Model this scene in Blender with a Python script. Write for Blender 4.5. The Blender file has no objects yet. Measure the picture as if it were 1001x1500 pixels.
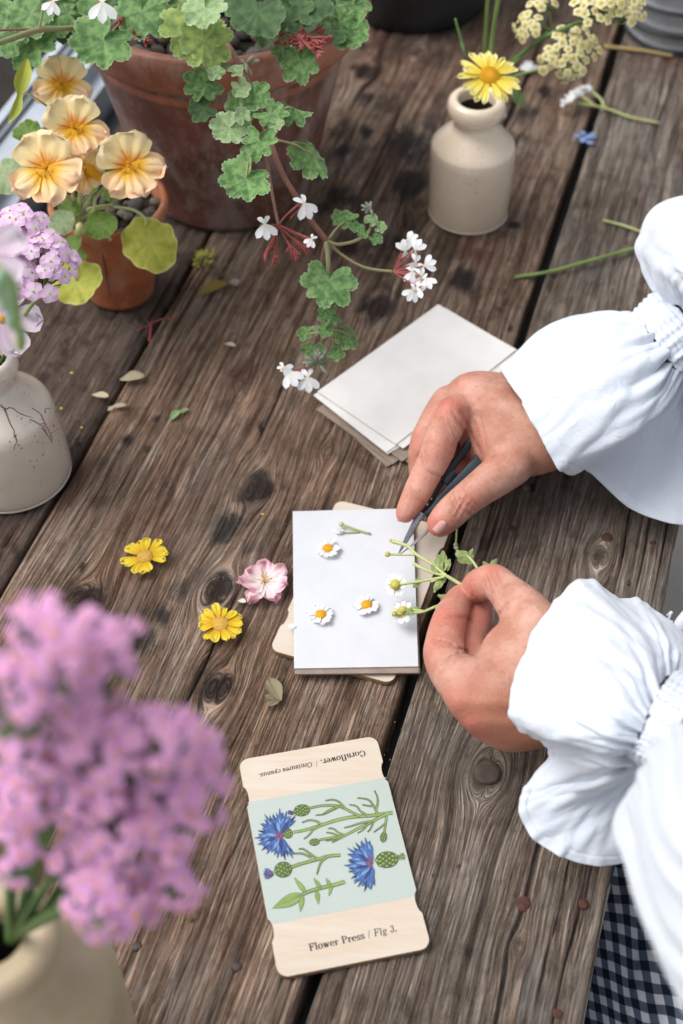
import bpy, math, random
import numpy as np
from mathutils import Vector, Matrix

# ---------------------------------------------------------------- camera, sky, sun, exposure
SC = bpy.context.scene
TZ = 0.75            # height of the table top above the ground
CH = 0.80            # camera height above the table top
FPX = 1500 * 50 / 36.0
PITCH = math.radians(48.9)
CP, SP = math.cos(PITCH), math.sin(PITCH)

cam_d = bpy.data.cameras.new('camera')
cam = bpy.data.objects.new('camera', cam_d)
SC.collection.objects.link(cam)
SC.camera = cam
cam.location = (0, 0, TZ + CH)
cam.rotation_euler = (math.radians(90) - PITCH, 0, 0)
cam_d.sensor_fit = 'VERTICAL'; cam_d.sensor_height = 36; cam_d.lens = 50
cam_d.clip_start = 0.02; cam_d.clip_end = 200
cam_d.dof.use_dof = True
cam_d.dof.focus_distance = 0.945
cam_d.dof.aperture_fstop = 5.6

SUN_EL, SUN_AZ = math.radians(58), math.radians(-82)     # azimuth from +Y towards +X
world = bpy.data.worlds.new('World'); SC.world = world; world.use_nodes = True
wn = world.node_tree; bg = wn.nodes['Background']
sky = wn.nodes.new('ShaderNodeTexSky'); sky.sky_type = 'NISHITA'; sky.sun_disc = False
sky.sun_elevation = SUN_EL; sky.sun_rotation = SUN_AZ
sky.air_density = 1.0; sky.dust_density = 6.0; sky.ozone_density = 1.0
hs = wn.nodes.new('ShaderNodeHueSaturation'); hs.inputs['Saturation'].default_value = 0.32   # cloud-greyed sky
wn.links.new(sky.outputs[0], hs.inputs['Color']); wn.links.new(hs.outputs[0], bg.inputs[0])
bg.inputs[1].default_value = 0.15

sun_d = bpy.data.lights.new('sun', 'SUN'); sun_d.energy = 0.88; sun_d.angle = math.radians(40); sun_d.color = (1.0, 0.965, 0.93)
sun = bpy.data.objects.new('sun', sun_d); SC.collection.objects.link(sun)
sdir = Vector((math.sin(SUN_AZ) * math.cos(SUN_EL), math.cos(SUN_AZ) * math.cos(SUN_EL), math.sin(SUN_EL)))
sun.rotation_euler = sdir.to_track_quat('Z', 'Y').to_euler()
SC.view_settings.view_transform = 'Standard'; SC.view_settings.look = 'None'
SC.view_settings.gamma = 1; SC.view_settings.use_curve_mapping = False
SC.view_settings.exposure = 0.33
SC.cycles.max_bounces = 8
try: SC.cycles.use_denoising = True
except Exception: pass

# ---------------------------------------------------------------- helpers: tracing the photograph's rays on to real heights
def ray_t(py, h): return (CH - h) / ((py - 750) * CP + FPX * SP)
def P(px, py, h=0.0):
    """point at height h above the table top seen at photograph pixel (px, py)"""
    dx, dy = px - 500.5, py - 750.0
    t = ray_t(py, h)
    return Vector((dx * t, (FPX * CP - dy * SP) * t, TZ + h))
def MM(py, h=0.0): return ray_t(py, h)          # metres per photograph pixel there
RIGHT = Vector((1, 0, 0)); UPV = Vector((0, SP, CP)); BACK = Vector((0, -CP, SP))
GA = math.radians(16.8)                          # the planks run 16.8 degrees off the camera's heading
UD = Vector((math.sin(GA), math.cos(GA), 0)); SD = Vector((math.cos(GA), -math.sin(GA), 0))
def US(u, s, h=0.0): return UD * u + SD * s + Vector((0, 0, TZ + h))
def usof(p): return p.dot(UD), p.dot(SD)
def lin(c):
    if isinstance(c, str): c = [int(c[i:i + 2], 16) / 255 for i in (0, 2, 4)]
    return tuple((x / 12.92 if x <= .04045 else ((x + .055) / 1.055) ** 2.4) for x in c) + (1.0,)

# ---------------------------------------------------------------- object helpers
W = {}
def reg(o, M, parent):
    SC.collection.objects.link(o)
    if parent is not None:
        o.parent = parent; o.matrix_local = W[parent.name].inverted() @ M
    else: o.matrix_local = M
    W[o.name] = M
    return o
def thing(name, label, cat, loc, group=None):
    o = bpy.data.objects.new(name, None); o.empty_display_size = .02
    reg(o, Matrix.Translation(loc), None)
    o['label'] = label; o['category'] = cat
    if group: o['group'] = group
    return o
def tag(o, label=None, cat=None, group=None, kind=None):
    if label: o['label'] = label
    if cat: o['category'] = cat
    if group: o['group'] = group
    if kind: o['kind'] = kind
    return o
class MB:
    """collects vertices, faces, material slots and float attributes for ONE mesh"""
    def __init__(s): s.v = []; s.f = []; s.m = []; s.a = []; s.b = []; s.n = 0
    def add(s, v, f, m=0, a=None, b=None):
        v = np.asarray(v, float).reshape(-1, 3); k = len(v)
        s.v.append(v)
        s.f += [tuple(i + s.n for i in q) for q in f]; s.m += [m] * len(f)
        s.a.append(np.zeros(k) if a is None else np.broadcast_to(np.asarray(a, float), (k,)).copy())
        s.b.append(np.zeros(k) if b is None else np.broadcast_to(np.asarray(b, float), (k,)).copy())
        s.n += k
        return s
    def mesh(s, name, mats, smooth=True, anchor=None):
        me = bpy.data.meshes.new(name)
        v = np.concatenate(s.v)
        if anchor is not None: v = v - np.array(anchor)
        me.from_pydata(v.tolist(), [], s.f)
        for m in mats: me.materials.append(m)
        me.polygons.foreach_set('material_index', s.m)
        me.polygons.foreach_set('use_smooth', [smooth] * len(s.f))
        for nm, arr in (('a', s.a), ('b', s.b)):
            at = me.attributes.new(nm, 'FLOAT', 'POINT'); at.data.foreach_set('value', np.concatenate(arr))
        me.update()
        return me
    def obj(s, name, mats, parent=None, smooth=True, loc=None):
        if not isinstance(mats, (list, tuple)): mats = [mats]
        if parent is not None: anchor = W[parent.name].translation.copy(); M = Matrix.Translation(anchor)
        else:
            if loc is None:
                v = np.concatenate(s.v); loc = Vector(((v[:, 0].min() + v[:, 0].max()) / 2, (v[:, 1].min() + v[:, 1].max()) / 2, v[:, 2].min()))
            anchor = Vector(loc); M = Matrix.Translation(anchor)
        return reg(bpy.data.objects.new(name, s.mesh(name, mats, smooth, anchor)), M, parent)
def big_mesh(name, V, F, mats, attrs, parent=None, loc=(0, 0, 0), smooth=True):
    """numpy arrays straight into a mesh (quads F)"""
    me = bpy.data.meshes.new(name); n = len(V); k = F.shape[1]
    anchor = W[parent.name].translation if parent is not None else Vector(loc)
    V = V - np.array(anchor)
    me.vertices.add(n); me.vertices.foreach_set('co', V.astype(np.float32).ravel())
    me.loops.add(F.size); me.loops.foreach_set('vertex_index', F.astype(np.int32).ravel())
    me.polygons.add(len(F)); me.polygons.foreach_set('loop_start', np.arange(0, F.size, k, dtype=np.int32))
    try: me.polygons.foreach_set('loop_total', np.full(len(F), k, dtype=np.int32))
    except Exception: pass
    me.polygons.foreach_set('use_smooth', [smooth] * len(F))
    for m in mats: me.materials.append(m)
    me.update(calc_edges=True); me.validate()
    for nm, arr in attrs.items():
        if arr.ndim == 2:
            at = me.attributes.new(nm, 'FLOAT_VECTOR', 'POINT'); at.data.foreach_set('vector', arr.astype(np.float32).ravel())
        else:
            at = me.attributes.new(nm, 'FLOAT', 'POINT'); at.data.foreach_set('value', arr.astype(np.float32))
    return reg(bpy.data.objects.new(name, me), Matrix.Translation(anchor), parent)
def inst(name, me, M, parent=None, label=None, cat=None, group=None):
    o = reg(bpy.data.objects.new(name, me), M, parent)
    return tag(o, label, cat, group)
def grid_faces(nu, nv, wrap_v=False, wrap_u=False):
    f = []
    for i in range(nu if wrap_u else nu - 1):
        for j in range(nv if wrap_v else nv - 1):
            a, b = i * nv + j, i * nv + (j + 1) % nv
            c, d = ((i + 1) % nu) * nv + (j + 1) % nv, ((i + 1) % nu) * nv + j
            f.append((a, b, c, d))
    return f
def spline(pts, n, closed=False):
    """Catmull-Rom through points (any dimension), n samples"""
    p = np.array([list(q) for q in pts], float); m = len(p)
    if m == 2 and not closed: return p[0] + (p[1] - p[0]) * np.linspace(0, 1, n)[:, None]
    if closed: t = np.arange(n) / n * m
    else: t = np.linspace(0, m - 1, n)
    i = np.floor(t).astype(int)
    if not closed: i = np.minimum(i, m - 2)
    u = (t - i)[:, None]
    def g(k):
        if closed: return p[k % m]
        k2 = np.clip(k, 0, m - 1); q = p[k2].copy()
        q = np.where((k < 0)[:, None], 2 * p[0] - p[1], q); q = np.where((k > m - 1)[:, None], 2 * p[-1] - p[-2], q)
        return q
    a, b, c, d = g(i - 1), g(i), g(i + 1), g(i + 2)
    return .5 * (2 * b + (c - a) * u + (2 * a - 5 * b + 4 * c - d) * u * u + (3 * b - a - 3 * c + d) * u ** 3)
def tube(mb, pts, rad, mat=0, n=None, k=7, cap=True, a=None):
    pts = [Vector(p) for p in pts]
    n = n or max(2, 5 * (len(pts) - 1))
    r = rad if isinstance(rad, (list, tuple)) else [rad] * len(pts)
    if len(r) != len(pts): r = list(np.interp(np.linspace(0, 1, len(pts)), np.linspace(0, 1, len(r)), r))
    d = spline([(p.x, p.y, p.z, q) for p, q in zip(pts, r)], n)
    C = d[:, :3]; R = np.maximum(d[:, 3], 1e-5)
    T = np.gradient(C, axis=0); T /= np.linalg.norm(T, axis=1)[:, None] + 1e-12
    up = np.array([0.13, .27, .95]); 
    if abs(T[0] @ up) > .9: up = np.array([1., 0, 0])
    V = []
    N = np.cross(T[0], up); N /= np.linalg.norm(N)
    for i in range(n):
        N = N - T[i] * (N @ T[i]); N /= np.linalg.norm(N) + 1e-12
        B = np.cross(T[i], N)
        for j in range(k):
            w = 2 * math.pi * j / k
            V.append(C[i] + R[i] * (math.cos(w) * N + math.sin(w) * B))
    f = grid_faces(n, k, wrap_v=True)
    if cap: f += [tuple(range(k))[::-1], tuple((n - 1) * k + j for j in range(k))]
    mb.add(V, f, mat, a=(np.repeat(np.linspace(0, 1, n), k) if a is None else a))
    return C
def lathe(mb, c, prof, k=64, mat=0, wob=0.0, seed=0):
    """prof = [(r, z)]; c = base centre"""
    rs = np.random.RandomState(seed); ph = rs.rand(4) * 6.28
    V = []
    for r, z in prof:
        for j in range(k):
            w = 2 * math.pi * j / k
            rr = r * (1 + wob * (math.sin(2 * w + ph[0]) + .6 * math.sin(3 * w + ph[1] + z * 20)))
            V.append((c[0] + rr * math.cos(w), c[1] + rr * math.sin(w), c[2] + z))
    mb.add(V, grid_faces(len(prof), k, wrap_v=True), mat, a=np.repeat([p[1] for p in prof], k))
def blob(mb, c, r, mat=0, nu=8, nv=10, jit=0.0, rs=None, rot=None, a=0.0):
    """ellipsoid; r = 3 radii"""
    V = []
    for i in range(nu):
        th = math.pi * (i + .0001) / (nu - 1 + .0002)
        for j in range(nv):
            ph = 2 * math.pi * j / nv
            s = 1 + (rs.uniform(-jit, jit) if rs and 0 < i < nu - 1 else 0)
            V.append(Vector((r[0] * math.sin(th) * math.cos(ph) * s, r[1] * math.sin(th) * math.sin(ph) * s, r[2] * math.cos(th) * s)))
    if rot is not None: V = [rot @ v for v in V]
    mb.add([Vector(c) + v for v in V], grid_faces(nu, nv, wrap_v=True), mat, a=a)
# value noise in numpy
def _h(ix, iy, s):
    n = (ix * 374761393 + iy * 668265263 + s * 974634777) & 0xffffffff
    n = ((n ^ (n >> 13)) * 1274126177) & 0xffffffff
    return ((n ^ (n >> 16)) & 0xffff) / 65535.0
def vnoise(x, y, s=0):
    x = np.asarray(x, float); y = np.asarray(y, float)
    ix = np.floor(x).astype(np.int64); iy = np.floor(y).astype(np.int64)
    fx = x - ix; fy = y - iy; fx = fx * fx * (3 - 2 * fx); fy = fy * fy * (3 - 2 * fy)
    a = _h(ix, iy, s); b = _h(ix + 1, iy, s); c = _h(ix, iy + 1, s); d = _h(ix + 1, iy + 1, s)
    return (a + (b - a) * fx) * (1 - fy) + (c + (d - c) * fx) * fy
def fbm(x, y, s=0, o=4):
    r = 0; a = .5; t = 0
    for k in range(o): r = r + a * vnoise(x * 2 ** k, y * 2 ** k, s + 17 * k); t += a; a *= .5
    return r / t
def facing(px, py, h, ang, tx=0.0, ty=0.0, size=1.0, up=0.25):
    """frame at a traced point: local Z turned towards the light and viewer, local Y along screen angle ang (deg)"""
    z = (BACK * (1 - up) + Vector((0, 0, 1)) * up + RIGHT * tx + UPV * ty).normalized()
    a = math.radians(ang); y = RIGHT * math.cos(a) + UPV * math.sin(a)
    y = (y - z * y.dot(z)).normalized(); x = y.cross(z)
    M = Matrix((x, y, z)).transposed().to_4x4()
    return Matrix.Translation(P(px, py, h)) @ M @ Matrix.Scale(size, 4)
def flat(p, ang, size=1.0, tilt=0.0, roll=0.0):
    return Matrix.Translation(p) @ Matrix.Rotation(math.radians(ang), 4, 'Z') @ Matrix.Rotation(tilt, 4, 'X') @ Matrix.Rotation(roll, 4, 'Y') @ Matrix.Scale(size, 4)
# ---------------------------------------------------------------- materials
class NT:
    def __init__(s, name, rough=.6, spec=.5):
        s.m = bpy.data.materials.new(name); s.m.use_nodes = True
        s.t = s.m.node_tree; s.b = s.t.nodes['Principled BSDF']
        s.set('Roughness', rough); s.set('Specular IOR Level', spec)
    def set(s, k, v):
        if hasattr(v, 'is_output') or hasattr(v, 'links'): s.t.links.new(v, s.b.inputs[k])
        else: s.b.inputs[k].default_value = v
    def n(s, ty, **kw):
        nd = s.t.nodes.new(ty)
        for k, v in kw.items():
            if k in nd.inputs.keys() if hasattr(nd.inputs, 'keys') else False:
                s.link(v, nd.inputs[k])
            else: setattr(nd, k, v)
        return nd
    def link(s, v, i):
        if isinstance(v, bpy.types.NodeSocket): s.t.links.new(v, i)
        else: i.default_value = v
    def coord(s, kind='Object'): return s.t.nodes.new('ShaderNodeTexCoord').outputs[kind]
    def attr(s, nm, out='Fac'):
        a = s.t.nodes.new('ShaderNodeAttribute'); a.attribute_name = nm; return a.outputs[out]
    def mapv(s, v, scale, loc=(0, 0, 0), rot=(0, 0, 0)):
        m = s.t.nodes.new('ShaderNodeMapping'); s.t.links.new(v, m.inputs['Vector'])
        m.inputs['Scale'].default_value = scale; m.inputs['Location'].default_value = loc; m.inputs['Rotation'].default_value = rot
        return m.outputs[0]
    def noise(s, v, scale, detail=3, rough=.55, dist=0):
        m = s.t.nodes.new('ShaderNodeTexNoise'); s.t.links.new(v, m.inputs['Vector'])
        m.inputs['Scale'].default_value = scale; m.inputs['Detail'].default_value = detail
        m.inputs['Roughness'].default_value = rough; m.inputs['Distortion'].default_value = dist
        return m.outputs['Fac']
    def ramp(s, v, stops, interp='LINEAR'):
        r = s.t.nodes.new('ShaderNodeValToRGB'); s.t.links.new(v, r.inputs[0]); r.color_ramp.interpolation = interp
        e = r.color_ramp.elements
        while len(e) < len(stops): e.new(.5)
        for q, (p, c) in zip(e, stops):
            q.position = p; q.color = c if len(c) == 4 else tuple(c) + (1,)
        return r.outputs[0]
    def fr(s, v, a, b):    # 0..1 smooth between a and b
        r = s.t.nodes.new('ShaderNodeMapRange'); s.t.links.new(v, r.inputs[0]); r.interpolation_type = 'SMOOTHSTEP'
        r.inputs[1].default_value = a; r.inputs[2].default_value = b
        return r.outputs[0]
    def mix(s, f, a, b, mode='MIX'):
        m = s.t.nodes.new('ShaderNodeMix'); m.data_type = 'RGBA'; m.blend_type = mode
        s.link(f, m.inputs[0]); s.link(a, m.inputs[6]); s.link(b, m.inputs[7]); return m.outputs[2]
    def math(s, op, a, b=0.0):
        m = s.t.nodes.new('ShaderNodeMath'); m.operation = op; s.link(a, m.inputs[0]); s.link(b, m.inputs[1]); return m.outputs[0]
    def bump(s, h, dist=.001, strength=1.0, prev=None):
        b = s.t.nodes.new('ShaderNodeBump'); s.t.links.new(h, b.inputs['Height'])
        b.inputs['Distance'].default_value = dist; b.inputs['Strength'].default_value = strength
        if prev: s.t.links.new(prev, b.inputs['Normal'])
        s.t.links.new(b.outputs[0], s.b.inputs['Normal']); return b.outputs[0]
    def translucent(s, col, fac):
        t = s.t.nodes.new('ShaderNodeBsdfTranslucent'); s.link(col, t.inputs['Color']); m = s.t.nodes.new('ShaderNodeMixShader'); m.inputs[0].default_value = fac
        o = [n for n in s.t.nodes if n.type == 'OUTPUT_MATERIAL'][0]; s.t.links.new(s.b.outputs[0], m.inputs[1]); s.t.links.new(t.outputs[0], m.inputs[2]); s.t.links.new(m.outputs[0], o.inputs['Surface'])
    def rnd(s): return s.t.nodes.new('ShaderNodeObjectInfo').outputs['Random']

def simple(name, c1, c2=None, scale=60, rough=.6, bump=0.0, bscale=400, sss=0.0, trans=0.0, metal=0.0, coat=0.0, detail=4):
    k = NT(name, rough); co = k.coord()
    c1 = lin(c1); c2 = lin(c2) if c2 else c1
    k.set('Base Color', k.mix(k.fr(k.noise(co, scale, detail), .35, .68), c1, c2))
    if bump: k.bump(k.noise(co, bscale, 4), bump)
    if metal: k.set('Metallic', metal)
    if coat: k.set('Coat Weight', coat); k.set('Coat Roughness', .08)
    if sss: k.set('Subsurface Weight', sss); k.set('Subsurface Scale', .004); k.b.inputs['Subsurface Radius'].default_value = (1, .6, .5)
    return k.m

def wood_mat(name, cols, grey, seed, gr=1.0):
    k = NT(name, .78, .25)
    gc = k.attr('gc', 'Vector'); kn = k.attr('knot'); st = k.attr('stain'); hv = k.attr('hv')
    off = (seed * 7.3, seed * 3.1, 0)
    f1 = k.noise(k.mapv(gc, (620, 15, 1), off), 1, 5, .6)
    f2 = k.noise(k.mapv(gc, (1300, 50, 1), off), 1, 3, .6)
    f3 = k.noise(k.mapv(gc, (165, 7, 1), off), 1, 6, .6)
    pat = k.noise(k.mapv(gc, (22, 9, 1), off), 1, 5, .62)
    pat2 = k.noise(k.mapv(gc, (60, 45, 1), off), 1, 4, .6)
    base = k.ramp(f3, [(.25, lin(cols[0])), (.45, lin(cols[1])), (.60, lin(cols[2])), (.78, lin(cols[3]))])
    base = k.mix(k.fr(pat, .40, .66), base, k.mix(k.fr(f3, .3, .7), lin(cols[1]), lin(grey)))
    gl = k.math('ABSOLUTE', k.math('SUBTRACT', k.noise(k.mapv(gc, (500, 8, 1), off), 1, 4, .58), .5))
    gl2 = k.math('ABSOLUTE', k.math('SUBTRACT', k.noise(k.mapv(gc, (950, 22, 1), (off[0], 9, 0)), 1, 3, .55), .5))
    # dirt and painted-in occlusion shade in the grain valleys and cracks, pale worn ridges
    base = k.mix(k.math('MULTIPLY', k.fr(f1, .50, .34), .58 * gr), base, lin(cols[0]))
    base = k.mix(k.math('MULTIPLY', k.fr(f2, .54, .72), .40), base, lin(cols[4]))
    base = k.mix(k.math('MULTIPLY', k.fr(f1, .58, .72), .42 * gr), base, lin(cols[4]))
    base = k.mix(k.math('MULTIPLY', k.fr(gl, .034, .006), .60 * gr), base, lin(cols[0]))
    base = k.mix(k.math('MULTIPLY', k.fr(gl2, .034, .004), .45 * gr), base, lin(cols[0]))
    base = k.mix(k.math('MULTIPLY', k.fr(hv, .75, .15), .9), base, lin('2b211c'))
    base = k.mix(k.math('MULTIPLY', k.fr(pat2, .50, .66), .45 if gr == 1 else .75), base, lin(cols[0]))
    grit = k.noise(k.mapv(gc, (700, 520, 1), off), 1, 4, .7)
    base = k.mix(k.math('MULTIPLY', k.fr(grit, .56, .70), .40), base, lin(cols[0]))
    base = k.mix(k.math('MULTIPLY', k.fr(grit, .40, .28), .30), base, lin(cols[4]))
    sm = k.math('MULTIPLY', k.fr(st, .0, .7), k.fr(k.math('ADD', k.noise(k.mapv(gc, (130, 55, 1), off), 1, 6, .75), k.math('MULTIPLY', st, .42)), .50, .74))
    base = k.mix(k.math('MULTIPLY', sm, .92), base, lin('242022'))
    base = k.mix(k.math('MULTIPLY', k.attr('red'), k.fr(pat2, .3, .6)), base, lin('6f4438'))
    base = k.mix(k.math('MULTIPLY', k.attr('pale'), k.math('MULTIPLY', k.fr(k.noise(k.mapv(gc, (260, 14, 1), off), 1, 5, .6), .40, .62), .75)), base, lin('a39e98'))
    base = k.mix(k.math('MULTIPLY', kn, .75), base, lin('3a2a22'))
    k.set('Base Color', base)
    k.set('Roughness', k.mix(f1, (.7,) * 3 + (1,), (.9,) * 3 + (1,)))
    h = k.math('ADD', k.math('MULTIPLY', k.fr(f1, .30, .62), 1.0), k.math('MULTIPLY', f2, .55))
    h = k.math('ADD', h, k.math('MULTIPLY', k.fr(gl, .0, .045), .9))
    h = k.math('ADD', h, k.math('MULTIPLY', k.fr(gl2, .0, .04), .4))
    h = k.math('ADD', h, k.math('MULTIPLY', k.noise(k.mapv(gc, (900, 300, 1), off), 1, 3), .35))
    k.bump(h, .0014, 1.0)
    return k.m
WOOD_B = wood_mat('wood_weathered_brown', ['483628', '8f735f', 'a98d77', 'bda38c', 'decbb9'], 'b3a293', 1)
WOOD_A = wood_mat('wood_weathered_grey', ['43362d', '817061', '9f8d7d', 'b6a696', 'd9cdc1'], 'b0a69c', 2)
WOOD_C = wood_mat('wood_dark_smooth', ['352b27', '5c4a40', '746054', '867264', 'a4948a'], '7c6d63', 3, .4)

def terracotta(name, c1, c2, wear, bloom, rough):
    k = NT(name, rough, .4); co = k.coord()
    n1 = k.noise(co, 20, 7, .7); n2 = k.noise(co, 90, 6, .68); n3 = k.noise(co, 400, 3)
    b = k.mix(k.fr(n1, .35, .62), lin(c1), lin(c2))
    b = k.mix(k.math('MULTIPLY', k.fr(n2, .52, .72), .5), b, lin(wear))
    b = k.mix(k.math('MULTIPLY', k.fr(k.noise(k.mapv(co, (1, 1, .45), (3, 1, 2)), 22, 8, .75), .44, .62), .78), b, lin(bloom))
    k.set('Base Color', b); k.bump(k.math('ADD', n2, k.math('MULTIPLY', n3, .25)), .0009, .7)
    k.set('Roughness', k.mix(n2, (rough - .12,) * 3 + (1,), (rough + .2,) * 3 + (1,)))
    return k.m
M_POT = terracotta('aged_terracotta', '7d5245', '603f35', '94705f', '9d8e89', .5)
M_RIM = terracotta('aged_terracotta_rim', 'aa6b50', '8a5542', 'bd8468', 'a08071', .42)
M_POT2 = terracotta('small_terracotta', 'b06842', '985636', 'be7a52', 'b08264', .62)

def stoneware(name, c1, c2, speck, crack=False, rough=.22, coat=.7):
    k = NT(name, rough, .5); co = k.coord()
    n1 = k.noise(co, 14, 5, .6); n2 = k.noise(co, 220, 3)
    b = k.mix(k.fr(n1, .35, .65), lin(c1), lin(c2))
    b = k.mix(k.math('MULTIPLY', k.fr(n2, .64, .74), .5), b, lin(speck))
    if crack:
        v = k.t.nodes.new('ShaderNodeTexVoronoi'); v.feature = 'DISTANCE_TO_EDGE'; v.inputs['Scale'].default_value = 34
        dv = k.noise(co, 60, 4); 
        mx = k.t.nodes.new('ShaderNodeVectorMath'); mx.operation = 'MULTIPLY_ADD'
        k.t.links.new(dv, mx.inputs[0]); mx.inputs[1].default_value = (.03, .03, .03); k.t.links.new(co, mx.inputs[2])
        k.t.links.new(mx.outputs[0], v.inputs['Vector'])
        m = k.math('MULTIPLY', k.fr(v.outputs['Distance'], .06, .012), k.fr(k.noise(k.mapv(co, (1, 1, 1), (.3, .7, .1)), 24, 5), .46, .56))
        m = k.math('MULTIPLY', m, k.attr('b'))
        b = k.mix(k.math('MINIMUM', m, 1.0), b, lin('5a2f1c'))
    k.set('Base Color', b); k.set('Coat Weight', coat); k.set('Coat Roughness', .07)
    k.set('Subsurface Weight', .08); k.set('Subsurface Scale', .003)
    k.bump(k.noise(co, 38, 4), .0012, .35)
    return k.m
M_STONE = stoneware('cream_stoneware', 'e8d8c2', 'dccbb4', 'a59584')
M_STONE2 = stoneware('pale_stoneware', 'dcd4c8', 'cfc4b4', 'a39282', crack=False)
M_STONE3 = stoneware('ochre_stoneware', 'b7a68e', 'a69476', '84725a', rough=.5, coat=.15)
M_HOLE = simple('dark_inside', '2a2723', '3a352f', rough=.7)
M_BUCKET = simple('black_glazed_clay', '26282a', '33383a', 12, .32, .0008, 60)
M_ZINC = simple('galvanised_metal', 'a9b1b8', 'c2c8cd', 25, .4, .0003, 90, metal=.35)
M_RUBBER = simple('dark_rim', '23282c', '2d3338', 30, .5)
M_WHITEPAINT = simple('white_painted_timber', 'b4bec8', 'a3aeb8', 14, .5, .0006, 120)
M_FRAME_GREY = simple('grey_window_seal', '6c747a', '858d92', 20, .5)
M_DARK = simple('dark_soil', '1f1b18', '2d2721', 30, .95, .004, 200)
M_GROUND = simple('concrete_paving', 'b8b4ac', 'a5a199', 6, .85, .003, 60)
M_PEB = []
for i, (a, b) in enumerate([('6b6661', '56524f'), ('8d857b', '756c62'), ('4d4f50', '3c3e40'), ('9a8a78', '806f5e'), ('74695f', '5d544d')]):
    M_PEB.append(simple('pebble_stone', a, b, 90, .75, .0008, 300))
M_NAIL = simple('rusty_iron', '5d3527', '3b2620', 300, .8, .0006, 900)
M_NAIL2 = simple('dull_brown_iron', '4a3a33', '352a26', 300, .6, .0004, 900)

def leafmat(name, c1, c2, vein, edge, fuzz=.0, rough=.55, var=.25):
    k = NT(name, rough, .35); co = k.coord()
    r = k.rnd()
    base = k.mix(k.fr(k.noise(co, 3.1, 5), .38, .62), lin(c1), lin(c2))
    hs = k.t.nodes.new('ShaderNodeHueSaturation'); k.link(base, hs.inputs['Color'])
    hs.inputs['Hue'].default_value = .5
    k.link(k.math('ADD', k.math('MULTIPLY', r, var), 1 - var / 2), hs.inputs['Value'])
    base = hs.outputs[0]
    base = k.mix(k.math('MULTIPLY', k.attr('b'), .24), base, lin(vein))
    base = k.mix(k.math('MULTIPLY', k.fr(k.attr('a'), .90, 1.0), .55), base, lin(edge))
    k.set('Base Color', base)
    k.bump(k.math('ADD', k.noise(co, 26, 4), k.math('MULTIPLY', k.attr('b'), -.5)), .0007, .8)
    k.set('Subsurface Weight', .15); k.set('Subsurface Scale', .002)
    if fuzz: k.set('Sheen Weight', fuzz); k.set('Sheen Roughness', .4)
    k.translucent(base, .22)
    return k.m
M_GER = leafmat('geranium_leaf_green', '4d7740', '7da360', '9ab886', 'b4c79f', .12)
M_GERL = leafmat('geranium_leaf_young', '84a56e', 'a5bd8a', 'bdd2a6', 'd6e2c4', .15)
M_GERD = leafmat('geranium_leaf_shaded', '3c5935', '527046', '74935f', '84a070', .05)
M_GERY = leafmat('geranium_leaf_yellow_green', '73924f', 'a0b35c', 'b5c78a', 'c0cd98', .2)
M_NAS = leafmat('nasturtium_leaf_yellow', 'a6b03e', 'bcbb50', 'd0d184', 'dcdc9c', .1, var=.1)
M_NASG = leafmat('nasturtium_leaf_green', '638a3a', '7a9a45', 'b3c98d', 'a9c07a', .1, var=.1)
M_NASP = leafmat('nasturtium_leaf_pale', '8fa678', 'a3b78c', 'c5d3b4', 'c5d3b4', .1, var=.1)
M_CHL = leafmat('chamomile_leaf', 'a2b870', 'b5c884', 'cbd8a4', 'd2dcae', .1, var=.1)
M_DRY = leafmat('dry_leaf_grey_green', '8b8368', '9c937a', '746a52', 'a79e86', 0, .8)
M_DRYP = leafmat('dry_leaf_cream', 'bdb597', 'cbc3a8', 'a59b7d', 'd6cfb8', 0, .7)
M_DRYY = leafmat('dry_leaf_ochre', '8a7b3e', '9c8b4b', '766634', 'a5955a', 0, .8)
M_DRYB = simple('dry_brown_scrap', '7a6349', '8d7559', 90, .9)
M_STEM = simple('green_stem', '7c9550', '6b8545', 60, .5, sss=.1)
M_STEMP = simple('pale_green_stem', 'b2bb80', 'a3ae70', 60, .5, sss=.1)
M_STEMD = simple('dark_green_stem', '4f7036', '5d7f42', 60, .5)
M_STEMG = simple('geranium_stem', '84885c', '8f7f62', 45, .6, sss=.1)
M_STEMR = simple('reddish_stem', '8a6a56', '83574c', 70, .6)
M_RED = simple('red_pedicel', '8a3b3a', '9c5048', 200, .6, sss=.1)
M_STRAW = simple('straw_stem', 'b09a5e', 'a39462', 80, .7)
M_BUD = simple('fuzzy_bud', '77806a', '8b8f7c', 300, .8, .0004, 900)
M_SEPAL = simple('red_calyx', '93504a', 'a86c60', 300, .7)

def petal(name, base, mid, tip, p1=.15, p2=.55, streak=None, rough=.55, sss=.25, sc=60.0):
    k = NT(name, rough, .3)
    a = k.attr('a'); b = k.attr('b')
    c = k.ramp(a, [(p1, lin(base)), (p2, lin(mid)), (.95, lin(tip))])
    cmb = k.t.nodes.new('ShaderNodeCombineXYZ'); k.link(b, cmb.inputs[0]); k.link(k.math('MULTIPLY', a, .10), cmb.inputs[1])
    st = k.noise(cmb.outputs[0], 7, 4, .6)
    if streak:
        col, lo, hi = streak
        m = k.math('MULTIPLY', k.fr(st, .50, .60), k.math('MULTIPLY', k.fr(a, hi, lo), k.fr(a, .03, .15)))
        c = k.mix(k.math('MULTIPLY', m, .85), c, lin(col))
    v = k.math('ADD', k.math('MULTIPLY', st, .16), .92)
    hs = k.t.nodes.new('ShaderNodeHueSaturation'); k.link(c, hs.inputs['Color']); k.link(v, hs.inputs['Value'])
    k.set('Base Color', hs.outputs[0])
    k.set('Subsurface Weight', sss); k.set('Subsurface Scale', .002); k.b.inputs['Subsurface Radius'].default_value = (1, .8, .6)
    k.bump(st, .0004, .5)
    k.translucent(hs.outputs[0], .24)
    return k.m
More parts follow.
